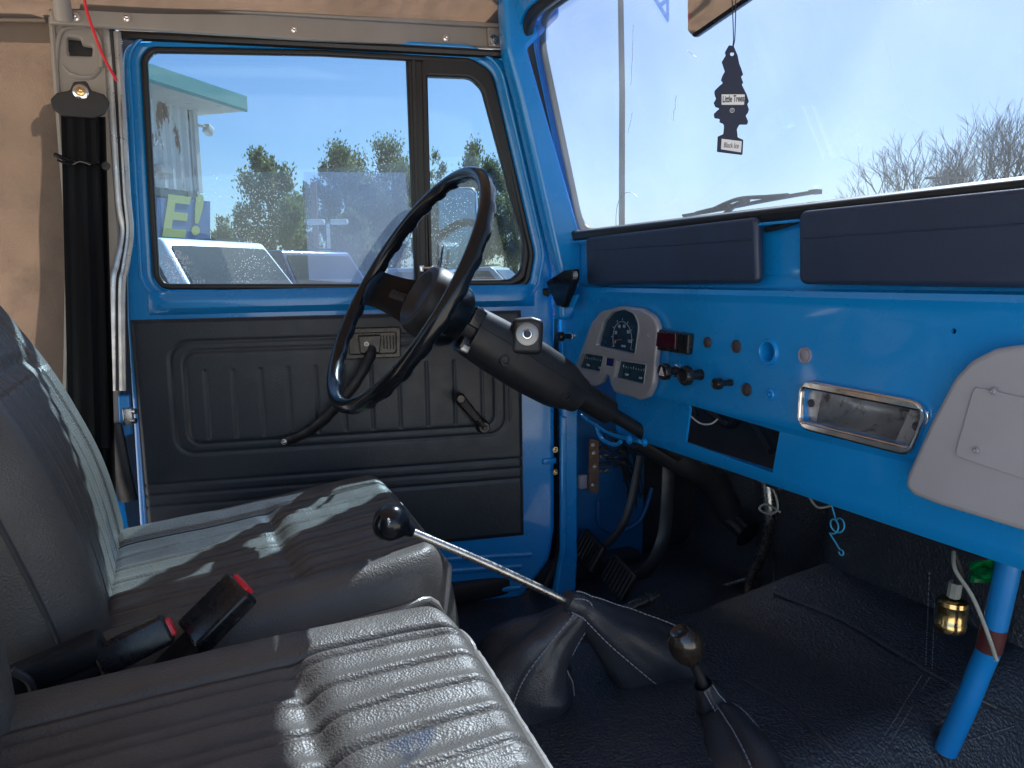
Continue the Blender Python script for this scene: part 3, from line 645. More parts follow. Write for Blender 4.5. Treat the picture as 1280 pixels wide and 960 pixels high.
chan = [(134, 34), (141, 110), (150, 250), (156, 290), (148, 330), (143, 360), (143, 488)]
chan2 = [(146, 40), (152, 130), (158, 240), (162, 290), (156, 335), (152, 365), (153, 488)]
st = P('door_channel', tube(B(), spline([FBp.P(x, y, .010) for x, y in chan], 6), .0085, 8, flat=.7), ALU, TRUCK, 'worn grey metal channel down the rear edge of the door opening')
P('channel_edge', tube(B(), spline([FBp.P(x, y, .016) for x, y in chan2], 6), .0075, 8, flat=.8), ALU, st)
P('channel_rubber', tube(B(), spline([FBp.P((a+c)/2, (b_+d)/2, .013) for (a, b_), (c, d) in zip(chan, chan2)], 6), .0055, 8), RUB, st)
# blue rear body behind the seat, latch striker, lower seat belt reel
FR_ = Fr((-.11, 1.52, 0), (1, 0, 0), ZU)
P('rear_body_panel', plate(FR_, FR_.Q([(-300, 680), (118, 680), (118, 480), (130, 470), (176, 760), (-300, 1100)]), .01, 0, z0=-.01), BLUE, TRUCK)
P('striker_plate', plate(FR_, rnd(FR_.Q([(148, 492), (163, 492), (166, 540), (150, 548)]), .003), .02, .003, z0=.002), BLUE, TRUCK)
P('striker', merge(tube(B(), [FR_.P(156, 514, .02), FR_.P(170, 514, .03)], .005, 10), tube(B(), [FR_.P(156, 526, .02), FR_.P(170, 526, .03)], .005, 10), box(B(), FR_.P(160, 520, .02), (.016, .02, .03), None, .002)), STEEL, TRUCK)
P('belt_reel', tube(B(), spline([FR_.P(140, 530, .03), FR_.P(152, 590, .035), FR_.P(160, 625, .035)]), .020, 12, flat=.6), BLKM, TRUCK)
P('rubber_and_sun_block', plate(DR, DR.Q([(126, 30), (172, 30), (180, 400), (200, 760), (130, 760), (120, 400)]), .01, .002, z0=-.075), RUB, TRUCK)
P('rubber_and_sun_block', plate(DR, DR.Q([(126, 28), (650, 48), (650, 62), (126, 44)]), .01, .002, z0=-.09), RUB, TRUCK)
P('rubber_and_sun_block', plate(DR, DR.Q([(676, 330), (716, 330), (716, 800), (676, 800)]), .01, .002, z0=-.075), RUB, TRUCK)  # black plate added behind the door gap to stop sun leaking in
# canvas top: side curtain and roof; back left open to let light onto the dash
def cloth(name, fn, us, vs, label=None):
    b = grid(fn, us, vs); bmesh.ops.solidify(b, geom=b.faces[:], thickness=.0025); return P(name, b, CANVAS, TRUCK, label)
def wob(p, s=6, a=.006): return a*noise.noise(V(p)*s)
cloth('canvas_curtain', lambda u, v: V((u, 1.535+.012*math.sin(u*7)+wob((u, v, 0))*2, v)), lin(-1.0, -.125, 40), lin(.85, 1.93, 40), 'tan canvas side curtain behind the driver seat')
def roofz(x, y):
    e = ss(1.50, 1.25, y) if y > .7 else ss(-.15, .15, y)
    return 1.875+.068*(x+.05)+(.10 if x < .6 else .10)*e + wob((x, y, 3), 4, .008)
cloth('canvas_roof', lambda u, v: V((u, v, roofz(u, v))), lin(-1.0, .72, 40), lin(1.545, -.15, 44), 'tan canvas roof')
P('roof_seam', tube(B(), [(u, 1.50, roofz(u, 1.50)-.004) for u in lin(-1.0, -.15, 20)], .003, 6), CANVAS, TRUCK)
P('roof_bow', tube(B(), [(-.12, 1.46, 1.86), (-.12, 1.42, 1.94), (-.12, 1.2, 1.968), (-.12, .7, 1.975)], .013, 10), GREY, TRUCK)
P('header_rail', merge(box(B(), (.675, .63, 1.985), (.05, 1.6, .05), None, .008)), BLUE, TRUCK)
# ---------------- floor, tunnel, firewall covered with one grained mat
def tun(x, y):
    a = ss(.46, .60, y)*ss(1.06, .92, y); return .145*a*(.85+.25*ss(.1, .9, x))
def fpath(s):
    """distance along floor then up the firewall -> x,z"""
    L = 1.07
    if s < L: return s, .775+.03*ss(.75, L, s)
    t = s-L; r = .05
    if t < .08: a = t/.08*math.pi/2; return L+r*math.sin(a), .805+r*(1-math.cos(a))
    return L+r+.10*(t-.08), .855+(t-.08)
S = lin(-.45, 1.0, 90)+lin(1.0, 1.16, 18)[1:]+lin(1.16, 1.62, 26)[1:]
def fl_pt(i, j):
    s, y = i, j; x, z = fpath(s); up = tun(x, y)
    f = ss(1.07, 1.02, s)
    z += up*f; x -= up*.9*(1-f)
    h = .003*noise.noise(V((s*5, y*5, 0))) + .0015*noise.noise(V((s*14, y*14, 4)))
    return V((x-h*(1-f), y, z+h*f))
P('floor_mat', grid(fl_pt, S, lin(-.12, 1.46, 110)), MATV, TRUCK, 'dark grained floor mat running over the transmission tunnel and up the firewall', smooth=80)
def stitch(pts, gap=.007, ln=.0045, rad=.0006, m=None, par=None, name='stitching'):
    b = B(); d = 0; P_ = [V(p) for p in pts]; seg = 0; acc = []
    for i in range(len(P_)-1):
        l = (P_[i+1]-P_[i]).length; n = max(1, int(l/gap))
        for k in range(n):
            a = P_[i].lerp(P_[i+1], k/n); c = P_[i].lerp(P_[i+1], (k+ln/gap)/n); box(b, (a+c)/2, ((c-a).length, rad*2, rad*2), axes(c-a, ZU))
    return P(name, b, m or THREAD, par or TRUCK, smooth=None)
THREAD = mat('grey_thread', (.10, .11, .14), .7)
def onfloor(x, y):                                        # ray march photo pixel onto mat surface
    d = ray(x, y); best = None
    for i in range(2200):
        p = CAM+d*(.3+i*.0009)
        if p.x > 1.0 and p.z > .86 and p.x > fl_pt(1.15+(p.z-.855), p.y).x-.0015: return p
        if p.z < fl_pt(min(p.x, 1.07), p.y).z+.0015: return p
        if p.x > 1.13: return p
    return p
for pts in ([(1162, 846), (1130, 900), (1092, 960)], [(1152, 844), (1118, 900), (1080, 960)], [(1155, 948), (1210, 925), (1275, 905)]):
    stitch([onfloor(*p) for p in pts])
for pts in ([(1163, 682), (1160, 760), (1157, 836)], [(1171, 684), (1168, 760), (1165, 840)]):
    stitch([onfloor(x, y) for x, y in pts])
def seamtube(pts, rad=.003, m=MATV, name='mat_seam'): return P(name, tube(B(), spline(pts), rad, 8), m, TRUCK)
seamtube([onfloor(x, y)+V((0, 0, .001)) for x, y in [(968, 742), (1050, 775), (1130, 822), (1210, 868), (1278, 900)]])
seamtube([onfloor(x, y) for x, y in [(930, 850), (980, 880), (1030, 925), (1060, 960)]], .0022)
seamtube([onfloor(x, y) for x, y in [(968, 640), (967, 690), (968, 735)]], .003)
P('floor_pan', box(B(), (.35, .66, .765), (1.7, 1.66, .01)), GREYI, TRUCK)
P('door_sill', box(B(), (.3, 1.47, .80), (1.3, .10, .045), None, .01), GREYI, TRUCK)
P('firewall', box(B(), (1.215, .66, 1.10), (.01, 1.66, .68)), GREYI, TRUCK)
# outside body ahead of the glass: hood and cowl (blocks light into the footwell)
P('hood', merge(box(B(), (1.45, .63, 1.46), (1.25, 1.35, .04), None, .01), box(B(), (.95, .63, 1.49), (.34, 1.55, .03), None, .01)), BLUE, TRUCK)
P('front_fender', box(B(), (1.6, 1.55, 1.25), (1.2, .35, .06), None, .02), BLUE, TRUCK)
P('front_apron', box(B(), (1.2, 1.50, 1.1), (.9, .02, .7)), GREYI, TRUCK)
# ---------------- pedals, pipes in the footwell
def pedal(x, y, X, label):
    c = UX(x, y, X); m = axes((0, -1, .15), (-1, 0, .45)); m = Matrix.Rotation(R(22), 3, 'X') @ m
    p = P('pedal', box(B(), c, (.085, .062, .014), m, .004), RUB, TRUCK, label); b = B()
    for k in range(-3, 4): box(b, c+m @ V((k*.0115, 0, .008)), (.004, .052, .004), m)
    P('pedal_tread', b, RUB, p); return p, c
p1, c1 = pedal(737, 688, .80, 'clutch pedal, the upper left one of two square rubber pads')
p2, c2 = pedal(774, 722, .80, 'brake pedal, the lower right one of two square rubber pads')
P('pedal_arm', tube(B(), spline([c1+V((.01, 0, 0)), c1+V((.03, -.04, .03)), UX(785, 640, .86), UX(800, 570, .90)]), .009, 10, flat=.5), GREYI, p1)
P('pedal_arm', tube(B(), spline([c2+V((.01, 0, 0)), UX(806, 715, .84), UX(828, 675, .87), UX(834, 620, .90), UX(836, 572, .91)]), .015, 10, flat=.35), BLKM, p2)
P('steering_duct', tube(B(), spline([UX(800, 545, .82), UX(850, 575, .90), UX(890, 600, 1.0), UX(912, 640, 1.05)]), .028, 16), BLKM, TRUCK)
P('rubber_grommet', tube(B(), spline([UX(905, 640, 1.08), UX(935, 668, 1.09)]), [.02]*8+[.032], 12), BLKM, TRUCK)
pipe = P('heater_pipe', tube(B(), spline([UX(958, 590, 1.02), UX(962, 640, 1.02), UX(957, 680, 1.03), UX(940, 720, 1.03), UX(934, 758, 1.03)]), .0115, 14), STEEL, TRUCK, 'bent steel heater pipe beside the firewall')
P('pipe_foot', tube(B(), [UX(934, 750, 1.03), UX(934, 764, 1.03)], .014, 12), RUB, pipe)
P('throttle_rod', tube(B(), spline([UX(852, 768, .98), UX(880, 742, 1.0), UX(905, 732, 1.02), UX(940, 722, 1.05)]), .0035, 8), STEEL, TRUCK)
P('wire_loop', tube(B(), spline([UX(948, 600, .86), UX(966, 612, .86), UX(972, 636, .86), UX(960, 642, .86), UX(949, 636, .86), UX(958, 630, .86), UX(975, 640, .86)]), .0018, 8), WIREG, TRUCK, 'grey hooked wire hanging from the dashboard edge')
P('wire_loop', tube(B(), spline([UX(1012, 622, .77), UX(1022, 634, .77), UX(1038, 632, .77), UX(1044, 626, .77)]), .0016, 8), WIREG, TRUCK)
P('wire_connector', box(B(), UX(968, 606, .86), (.01, .03, .012), None, .002), GREYI, TRUCK)
# lower right: painted tube, brass can on a wire, green bag
P('dash_support_tube', tube(B(), spline([UX(1262, 700, .80), UX(1253, 742, .80), UX(1238, 805, .80), UX(1226, 835, .80), UX(1208, 880, .795), UX(1182, 938, .79)]), [.0125]*41, 20), BLUE_OLD, TRUCK, 'chipped blue steel tube slanting down from the dashboard')
P('tube_tape', tube(B(), [UX(1243, 783, .80), UX(1236, 812, .80)], .0132, 18), mat('maroon_tape', (.07, .012, .015), .6), TRUCK)
P('support_wire', tube(B(), spline([UX(1192, 690, .79), UX(1194, 712, .775), UX(1215, 745, .775), UX(1232, 785, .78), UX(1246, 826, .785)]), .0022, 8), WIREG, TRUCK, 'dull grey wire looped onto the blue tube')
can = B(); c = UX(1188, 768, .82); lathe(can, c+V((0, 0, -.019)), (.06, 0, 1), [(0, 0), (0, .0165), (.002, .0175), (.010, .0175), (.011, .0168), (.030, .0168), (.031, .0175), (.036, .017), (.038, .014), (.038, 0)], 28)
cn = P('flasher_can', can, BRASS, TRUCK, 'shiny brass coloured cylindrical flasher relay hanging by a wire')
P('lead', tube(B(), spline([UX(1192, 692, .80), UX(1200, 715, .81), UX(1196, 730, .82), UX(1192, 748, .82)]), .004, 8), GREYI, cn)
P('connector', tube(B(), [UX(1195, 728, .82), UX(1192, 746, .82)], .0075, 8), WIREG, cn)
def rag(u, v):
    p = UX(1212+u*56, 700+v*30*(1-.6*abs(u-.35)), .80); return p+V((.012*noise.noise(V((u*4, v*4, 1))), 0, .006*noise.noise(V((u*5, v*5, 7)))))
g = grid(rag, lin(0, 1, 12), lin(0, 1, 10)); bmesh.ops.solidify(g, geom=g.faces[:], thickness=.001)
g_ = P('plastic_bag', g, GREEN, None, 'scrap of green plastic bag stuffed under the dashboard beside the blue tube', 'plastic bag')
# torsion spring dangling under the dash
c0 = FD.q(1037, 659, .0); c0 = (c0[0], c0[1]); s0 = -.025
ring_ = [FD.p(c0[0]+.0085*math.cos(t), c0[1]+.0085*math.sin(t), s0*0-.02+.0004*i) for i, t in enumerate([math.pi*.93-k*.25 for k in range(45)])]
c1_ = FD.q(1050, 691, .0); loop_ = [FD.p(c1_[0]+.0035*math.cos(t), c1_[1]+.0035*math.sin(t), -.002) for t in [2.2-.6*k for k in range(10)]]
P('torsion_spring', tube(B(), [UX(1039, 630, .75)]+ring_+[loop_[0]]+loop_[1:], .0010, 6), WBLUE, None, 'thin blue wire torsion spring dangling below the dashboard edge', 'spring')
# ================================================================== SEATS
def gro(d, w, h): return -h*math.exp(-(d/w)**2)
def cushion_fn(xb, xf0, xf1, y0, y1, zb, zt0, zt1, seam, pitch=.050, step=.12, Rf=.055, Rs=.05):
    """returns f(u,v) with u across (0 near camera..1 far), v back..front"""
    def ed(d, r):
        if d >= r: return 1.0
        s = 1-max(d, 0)/r; return max(0, 1-s**2.3)**(1/2.3)
    def f(u, v):
        y = y0+(y1-y0)*u; xf = xf0+(xf1-xf0)*u
        x = xb+(xf-xb)*v; W = y1-y0
        x -= .03*abs(2*u-1)**7*ss(.5, 1, v)*1.2
        y = y-(2*u-1)*.02*ss(.75, 1, v)**2
        dy = min(u, 1-u)*W; dx = (1-v)*(xf-xb); db = v*(xf-xb)
        top = zt0+(zt1-zt0)*v
        # bolsters
        bl = ss(seam+.02, seam-.03, dy); top += .014*bl - .004*math.cos(math.pi*min(1, dy/(W/2)))*0
        if dy > seam-.004:
            k = (u*W-W/2)/pitch; fr_ = abs(k-round(k))*pitch; fade = ss(.012, .035, dx)
            top += (-.0065*math.exp(-(fr_/.0045)**2)+.0026*math.cos(2*math.pi*k))*fade*ss(seam-.004, seam+.008, dy)
            if not (step-.004 < 0): top += .007*ss(xb+(xf-xb)*0+.0, .01, (step-x))*0
        top += gro(dy-seam, .0035, .006)
        # transverse crease: front part puffs up
        top += .008*ss(step-.015, step+.03, x)*ss(seam-.03, seam+.02, dy) + gro(x-step, .010, .005)*ss(seam-.02, seam+.03, dy)
        top += .0022*noise.noise(V((x*9, y*9, 1))) + .0009*noise.noise(V((x*30, y*30, 2)))
        e = ed(dx, Rf)*ed(dy, Rs)*ed(db, .05)
        return V((x, y, zb+(top-zb)*e))
    return f
def edges(n, k):                                           # samples dense near both ends
    return sorted(set([(1-math.cos(math.pi*i/n))/2 for i in range(n+1)]+[i/k for i in range(k+1)]+[j*.0006 for j in range(6)]+[1-j*.0006 for j in range(6)]))
def make_seat(name, label, xb, xf0, xf1, y0, y1, zt0, zt1, seam, back, step):
    st = P(name, grid(cushion_fn(xb, xf0, xf1, y0, y1, .90, zt0, zt1, seam, step=step), edges(60, 150), edges(60, 130)), SEAT, TRUCK, label, smooth=70)
    f = cushion_fn(xb, xf0, xf1, y0, y1, .90, zt0, zt1, seam, step=step)
    # piping round front and sides at the shoulder
    L = xf0-xb; W = y1-y0; pv = 1-.019/L
    us = lin(.017/W*1, 1-.017/W, 60)
    front = [f(u, pv) for u in us]
    sideN = [f(.014/W, v) for v in lin(.25, pv, 30)]; sideF = [f(1-.014/W, v) for v in lin(.25, pv, 30)]
    P('piping', tube(B(), [p+V((.0, -.002, .0)) for p in sideN]+[p+V((.002, 0, 0)) for p in front[1:-1]]+[p+V((0, .002, 0)) for p in sideF[::-1]], .0042, 8), PIPE, st)
    # seam cord of the panel
    for sgn in (0, 1):
        uu = seam/W if sgn == 0 else 1-seam/W
        P('panel_seam', tube(B(), [f(uu, v)+V((0, 0, .001)) for v in lin(.03, .965, 60)], .0022, 6), SEAMC, st)
    # skirt under the cushion
    sk = B(); box(sk, ((xb+xf0)/2-.012, (y0+y1)/2, .87), (xf0-xb-.02, W-.02, .12), None, .015); P('seat_base', sk, BLKM, st)
    if back:
        bx, bz, rake, ht, th, by0, by1 = back
        dn = V((-math.sin(R(rake)), 0, math.cos(R(rake)))); nn = V((math.cos(R(rake)), 0, math.sin(R(rake))))
        Wb = by1-by0; sm = seam*.95
        def g(u, v):
            dy = min(u, 1-u)*Wb; hh = v*ht; cx = ss(.55, 1, v)
            y = by0+Wb*u - (2*u-1)*.035*ss(.5, 1, v)**2
            prof = -.05*(hh/.5)**2*0 + .028*math.sin(math.pi*min(1, hh/.42))         # belly forward at lumbar
            def ed(d, r): 
                if d >= r: return 1.
                s = 1-max(d, 0)/r; return max(0, 1-s**2.2)**(1/2.2)
            t = th + .008*ss(sm+.02, sm-.03, dy)
            if dy > sm-.004:
                k = (u*Wb-Wb/2)/.046; fr_ = abs(k-round(k))*.046
                t += (-.0080*math.exp(-(fr_/.005)**2)+.0026*math.cos(2*math.pi*k))*ss(sm-.004, sm+.008, dy)*ss(1, .9, v)
            t += gro(dy-sm, .0035, .006) + gro(hh-.33, .012, .006)*ss(sm-.02, sm+.03, dy)
            t += .0022*noise.noise(V((hh*9, y*9, 5)))
            e = ed(dy, .055)*ed((1-v)*ht, .07)*ed(v*ht, .03)
            return V((bx, y, bz)) + dn*hh + nn*(prof*e + (t)*e - .0)
        bk = P('backrest', grid(g, edges(60, 140), edges(50, 110)), SEAT, st, smooth=70)
        P('back_shell', grid(lambda u, v: V((bx, by0+Wb*u-(2*u-1)*.035*ss(.5, 1, v)**2, bz))+dn*(v*ht)-nn*(.05*(max(0, 1-abs(2*u-1)**4))**.5*(max(0, 1-abs(2*v-1)**6))**.5), edges(24, 10), edges(24, 10)), BLKM, bk, smooth=70)
        for sgn in (0, 1):
            uu = sm/Wb if sgn == 0 else 1-sm/Wb
            P('panel_seam', tube(B(), [g(uu, v)+nn*.001 for v in lin(.05, .93, 50)], .0022, 6), SEAMC, bk)
        P('side_seam', tube(B(), [g(.018, v)+nn*.0-V((0, .001, 0)) for v in lin(.05, .93, 50)], .003, 6), SEAMC, bk)
    return st
SEAMC = vinyl('seam_cord_vinyl', (.045, .047, .05), .42, 400, .0006, .3)
make_seat('driver_seat', 'ribbed vinyl driver seat with sun and steering wheel shadows on it', -.13, .325, .35, .83, 1.31, 1.06, 1.108, .085, (-.165, 1.00, 20, .62, .085, .87, 1.33), .12)
make_seat('passenger_seat', 'ribbed vinyl passenger seat in the foreground, its front half in sun', -.22, .250, .292, .30, .80, 1.075, 1.09, .085, (-.235, 1.0, 14, .62, .09, .22, .79), .085)
# buckles between the seats
def buckle(x, y, Y, ax, w_=.024, L=.07, label=None, up=(0, -.3, 1)):
    c = UY(x, y, Y); m = axes(ax, up)
    o = P('belt_buckle', box(B(), c, (L, w_*2, .022), m, .005), BLK, TRUCK, label)
    P('release_button', box(B(), c+m @ V((L/2-.003, 0, .002)), (.014, w_*1.2, .0125), m, .002), RED, o)
    P('buckle_stalk', box(B(), c+m @ V((-L/2-.05, 0, -.006)), (.11, w_*1.5, .012), m, .004), WEB, o)
buckle(272, 765, .815, (.75, .1, .62), label='upright black belt buckle with a red button facing forward')
buckle(168, 806, .815, (.92, .05, .32), w_=.016, label='black belt buckle lying lower with a narrow red edge', up=(0, -1, .3))
P('seat_hinge', tube(B(), spline([UY(15, 838, .80), UY(35, 850, .80), UY(42, 866, .80)]), .004, 8), GREYI, TRUCK)
P('belt_webbing_end', box(B(), UY(70, 830, .82), (.09, .03, .03), axes((1, 0, .3), ZU), .008), WEB, TRUCK)
# ================================================================== STEERING
al, be = R(31.3), R(3.2)
wn = V((math.cos(al)*math.cos(be), math.cos(al)*math.sin(be), -math.sin(al))); wa = wn.cross(V(ZU)).normalized(); wb = wa.cross(wn)
WC = V((.317, 1.094, 1.434)); WR = .192
SW = Fr(WC, wa, wb)                                          # n towards the driver
def rim(u, v):
    a = 2*math.pi*u; t = 2*math.pi*v; grip = .0021*max(0, math.cos(a*28))**.5 if math.cos(a*28) > 0 else 0
    rr = .0115; cr_, cz_ = math.cos(t), math.sin(t)
    inner = max(0, -cz_)*1.2
    rad = rr*(1-.08*abs(cz_)) + (grip-.001)*min(1, inner)
    r = WR + rad*cr_*.95; return SW.p(r*math.cos(a), r*math.sin(a), rad*cz_*1.15)
n_ = 420
b = B(); g = [[b.verts.new(rim(i/n_, j/18)) for j in range(18)] for i in range(n_)]
for i in range(n_):
    for j in range(18): b.faces.new((g[i][j], g[i][(j+1) % 18], g[(i+1) % n_][(j+1) % 18], g[(i+1) % n_][j]))
bmesh.ops.recalc_face_normals(b, faces=b.faces)
wheel = P('steering_wheel', b, GLOSS, TRUCK, 'thin rimmed glossy black two-spoke steering wheel with round horn pad', smooth=60)
def spoke(sg):
    def f(u, v):                                             # u hub..rim, v across
        r = .045+(.147)*u; wdt = (.052 - .022*math.sin(math.pi*min(1, u*1.0))*.6 + .012*u**3)
        wdt = (.040 + .030*(1-u)**2 + .018*u**4) if sg < 0 else (.085 + .020*u**3)
        z = -.052 + .052*ss(0, .95, u) + .006*math.cos((v-.5)*math.pi)
        return SW.p(sg*r, (v-.5)*wdt*1.3, z)
    s = grid(f, lin(0, 1, 18), lin(0, 1, 10)); bmesh.ops.solidify(s, geom=s.faces[:], thickness=.010*sg)
    bmesh.ops.recalc_face_normals(s, faces=s.faces); return s
for sg in (-1, 1):
    sp_ = P('spoke', spoke(sg), GLOSS, wheel)
    fp = [SW.p(sg*r, 0, -.052+.052*ss(0, .95, (r-.045)/.147)+.007) for r in (.085, .115)]
    P('spoke_button', tube(B(), fp, .007, 8, flat=.4, up=SW.n), BLK, sp_)
b = B(); lathe(b, SW.p(0, 0, -.095), SW.n, [(0, .044), (.008, .050), (.030, .052), (.042, .054)], 40); P('hub_skirt', b, GLOSS, wheel)
b = B(); lathe(b, SW.p(0, 0, -.055), SW.n, [(0, .055), (.006, .056), (.022, .054), (.032, .048), (.0345, .040), (.030, .033), (.024, .027), (.022, .022), (.0235, .012), (.024, 0)], 48); P('horn_pad', b, mat('horn_pad_rubber', (.022, .022, .025), .45, bump=.1, bscale=300, var=.1), wheel)
# column
CX = lambda k: WC+wn*k
ca_, cb_ = wa, wb
def shroud(u, v):
    k = .118+(.345-.118)*u; a = 2*math.pi*v
    w1 = .037+.004*math.sin(math.pi*min(1, u*1.15)) - .008*ss(.8, 1, u); w2 = .038+.006*math.sin(math.pi*u)-.008*ss(.8, 1, u)
    c_, s_ = math.cos(a), math.sin(a); q = .75
    x = w1*math.copysign(abs(c_)**q, c_); y = w2*math.copysign(abs(s_)**q, s_)
    return CX(k)+ca_*x+cb_*(y-.004)
s = grid(shroud, lin(0, 1, 30), lin(0, 1, 48)); bmesh.ops.remove_doubles(s, verts=s.verts, dist=1e-6)
for k0 in (min(s.verts, key=lambda v: 0),): pass
bmesh.ops.holes_fill(s, edges=s.edges); bmesh.ops.recalc_face_normals(s, faces=s.faces)
colm = P('steering_column', s, BLKM, TRUCK, 'black steering column shroud with ignition lock', smooth=35)
P('shroud_seam', merge(tube(B(), [CX(.118+.0228*i)+ca_*(.037+.004*math.sin(math.pi*min(1, i/10*1.15))+.0005)+cb_*.004 for i in range(11)], .0012, 6), tube(B(), [CX(.195)+ca_*(.0408*math.cos(t))+cb_*(.043*math.sin(t)-.004) for t in [k*.16-.2 for k in range(12)]], .0012, 6)), GREYI, colm)
for k_, x_, y_ in ((.178, .040, -.022), (.305, .036, -.020)):
    b = B(); lathe(b, CX(k_)+ca_*x_+cb_*y_, ca_, [(-.004, .009), (.001, .009), (.001, .006), (-.004, .006), (-.004, 0)], 16); P('screw_recess', b, BLK, colm)
P('column_tube', tube(B(), [CX(.33), CX(.39), CX(.418), CX(.42), CX(.6)], [.024, .023, .022, .012, .012], 24), RUB, colm)
b = B(); lathe(b, CX(.085), wn, [(0, .030), (.035, .030)], 24); P('column_neck', b, GREYI, colm)
P('switch_lugs', merge(box(B(), CX(.11)+ca_*.028+cb_*.012, (.02, .014, .03), axes(wn, wb), .002), box(B(), CX(.112)+ca_*.022-cb_*.030, (.016, .02, .02), axes(wn, wb), .003)), BLK, colm)
P('switch_end', box(B(), CX(.115)+ca_*.026-cb_*.036, (.014, .012, .012), axes(wn, wb), .002), ALU, colm)
# ignition lock
lc = CX(.192)+cb_*.030+ca_*.033; lax = (CAM-lc).normalized()*.75+V((0, -.3, .1)); lax.normalize()
fi = Fr(lc, lax.cross(V(ZU)).normalized()*-1, ZU)
fi = Fr(lc, V(ZU).cross(lax), lax.cross(V(ZU).cross(lax)))
lb = rnd([(-.026, -.030), (.024, -.032), (.028, .020), (.010, .026), (-.020, .024)], .010, 6)
lk = P('ignition_lock', plate(fi, lb, .050, .008, z0=-.035, bres=3), BLKM, colm)
b = B(); lathe(b, fi.p(.001, -.001, .010), fi.n, [(0, .019), (.003, .019), (.006, .0175), (.0065, .016), (.0065, .008), (.0045, .0075), (.0045, 0)], 40); P('lock_cylinder', b, mat('dull_grey_zinc', (.30, .29, .28), .38, metal=.6, bump=.2, bscale=300, var=.15), lk)
P('keyhole', plate(fi, rnd([(-.0014, -.006), (.0016, -.006), (.0016, .004), (-.0014, .004)], .001), .002, 0, z0=.0145), BLK, lk)
b = B(); lathe(b, fi.p(.001, -.001, .0135), fi.n, [(0, .0075), (.0022, .0072), (.0024, .0058), (.001, .0056)], 30); P('lock_ring', b, CHROME, lk)
# ================================================================== LEVERS AND BOOTS
def boot(name, rings, label, seed, fold=.10, stitches=(), par=TRUCK):
    """rings: (centre, radius); sewn leather gaiter"""
    cs = [r[0] for r in rings]; n = len(rings)
    C_ = spline(cs, 8); rr = []
    for i in range(n-1): rr += [rings[i][1]+(rings[i+1][1]-rings[i][1])*k/8 for k in range(8)]
    rr.append(rings[-1][1]); b = B(); G = []; up = V((0, -1, .3)); m = len(C_); sg = 44
    stp = {s: [] for s in stitches}
    for i, c in enumerate(C_):
        t = (C_[min(i+1, m-1)]-C_[max(0, i-1)]).normalized(); a = (up-t*up.dot(t)).normalized(); d = t.cross(a); up = a; row = []
        for k in range(sg):
            an = 2*math.pi*k/sg; q = noise.noise(V((math.cos(an)*1.6+seed, math.sin(an)*1.6, i/m*3.2)))
            q2 = noise.noise(V((math.cos(an)*4+seed, math.sin(an)*4, i/m*7)))
            f = 1+fold*(q*1.6+q2*.5)*ss(0, .25, i/m)
            sq = 1+.10*math.cos(4*an+.6)*ss(.1, .6, i/m)
            for s in stitches: f += .05*math.exp(-((an-s)/.06)**2)*ss(0, .2, i/m)
            p = c+(a*math.cos(an)+d*math.sin(an))*rr[i]*f*sq; row.append(b.verts.new(p))
            for s in stitches:
                if abs(an-s) < math.pi/sg: stp[s].append(p+(p-c).normalized()*.0012 + (a*-math.sin(an)+d*math.cos(an))*.005)
        G.append(row)
    for i in range(m-1):
        for k in range(sg): b.faces.new((G[i][k], G[i][(k+1) % sg], G[i+1][(k+1) % sg], G[i+1][k]))
    bmesh.ops.recalc_face_normals(b, faces=b.faces)
    o = P(name, b, BOOT, par, label, smooth=80)
    for s in stitches: stitch(stp[s], .006, .0042, .0007, THREAD2, o)
    return o
THREAD2 = mat('pale_thread', (.22, .23, .27), .7)
apex = UY(722, 757, .80)
kn = UY(489, 654, .83)
lev = P('gear_lever', tube(B(), spline([kn+(apex-kn)*.03, kn.lerp(apex, .5)+V((0, 0, .002)), apex+V((.03, 0, -.02))]), [.0048]*8+[.0052]*8+[.0055], 16), STEEL, TRUCK, 'long pitted steel gear lever with a round black knob')
kd = (kn-apex).normalized(); b = B(); lathe(b, kn-kd*.024, kd, [(-.004, .0062), (.004, .0085), (.010, .0155), (.018, .0205), (.027, .0215), (.036, .0185), (.042, .0125), (.0445, .006), (.045, 0)], 36); kb = P('gear_knob', b, GLOSS, lev)
kf = Fr(kn-kd*.024+kd*.027+(CAM-kn).normalized()*.0215, wa, ZU)
bq = B()
for (p, q) in (((-.004, -.003), (.002, .004)), ((-.001, -.004), (.004, .002)), ((-.005, -.001), (-.001, .004))):
    tube(bq, [kf.p(*p, 0), kf.p((p[0]+q[0])/2, (p[1]+q[1])/2, .0006), kf.p(*q, 0)], .0007, 5)
P('shift_pattern', bq, WHITE, kb)
boot('gear_boot', [(apex+V((-.012, 0, .008)), .011), (apex+V((.004, 0, -.002)), .014), (UY(695, 790, .82), .030), (UY(672, 815, .83), .048), (UY(660, 838, .84), .062), (UY(655, 868, .85), .070)], 'left gaiter hanging below the long gear lever', 3, .13, (1.0, 5.6))
boot('transfer_boot', [(apex+V((-.010, 0, .007)), .0135), (apex+V((.006, 0, -.003)), .0155), (UY(757, 784, .81), .030), (UY(795, 812, .82), .048), (UY(832, 840, .83), .058), (UY(868, 878, .82), .064), (UY(884, 930, .83), .072)], 'long dark gaiter stretching forward from the gear lever', 9, .10, (.55, 4.9))
P('boot_collar', merge(tube(B(), [apex+V((-.016, 0, .011)), apex+V((-.004, 0, .003))], [.0125, .0150], 16)), BOOT, TRUCK)
sh = UY(881, 860, .70); kt = UY(857, 806, .70)
tl2 = P('transfer_lever', tube(B(), [kt, kt.lerp(sh, .5), sh+(sh-kt)*.3], [.006, .0058, .0065], 14), BLKM, TRUCK, 'short lever with a worn black egg-shaped knob')
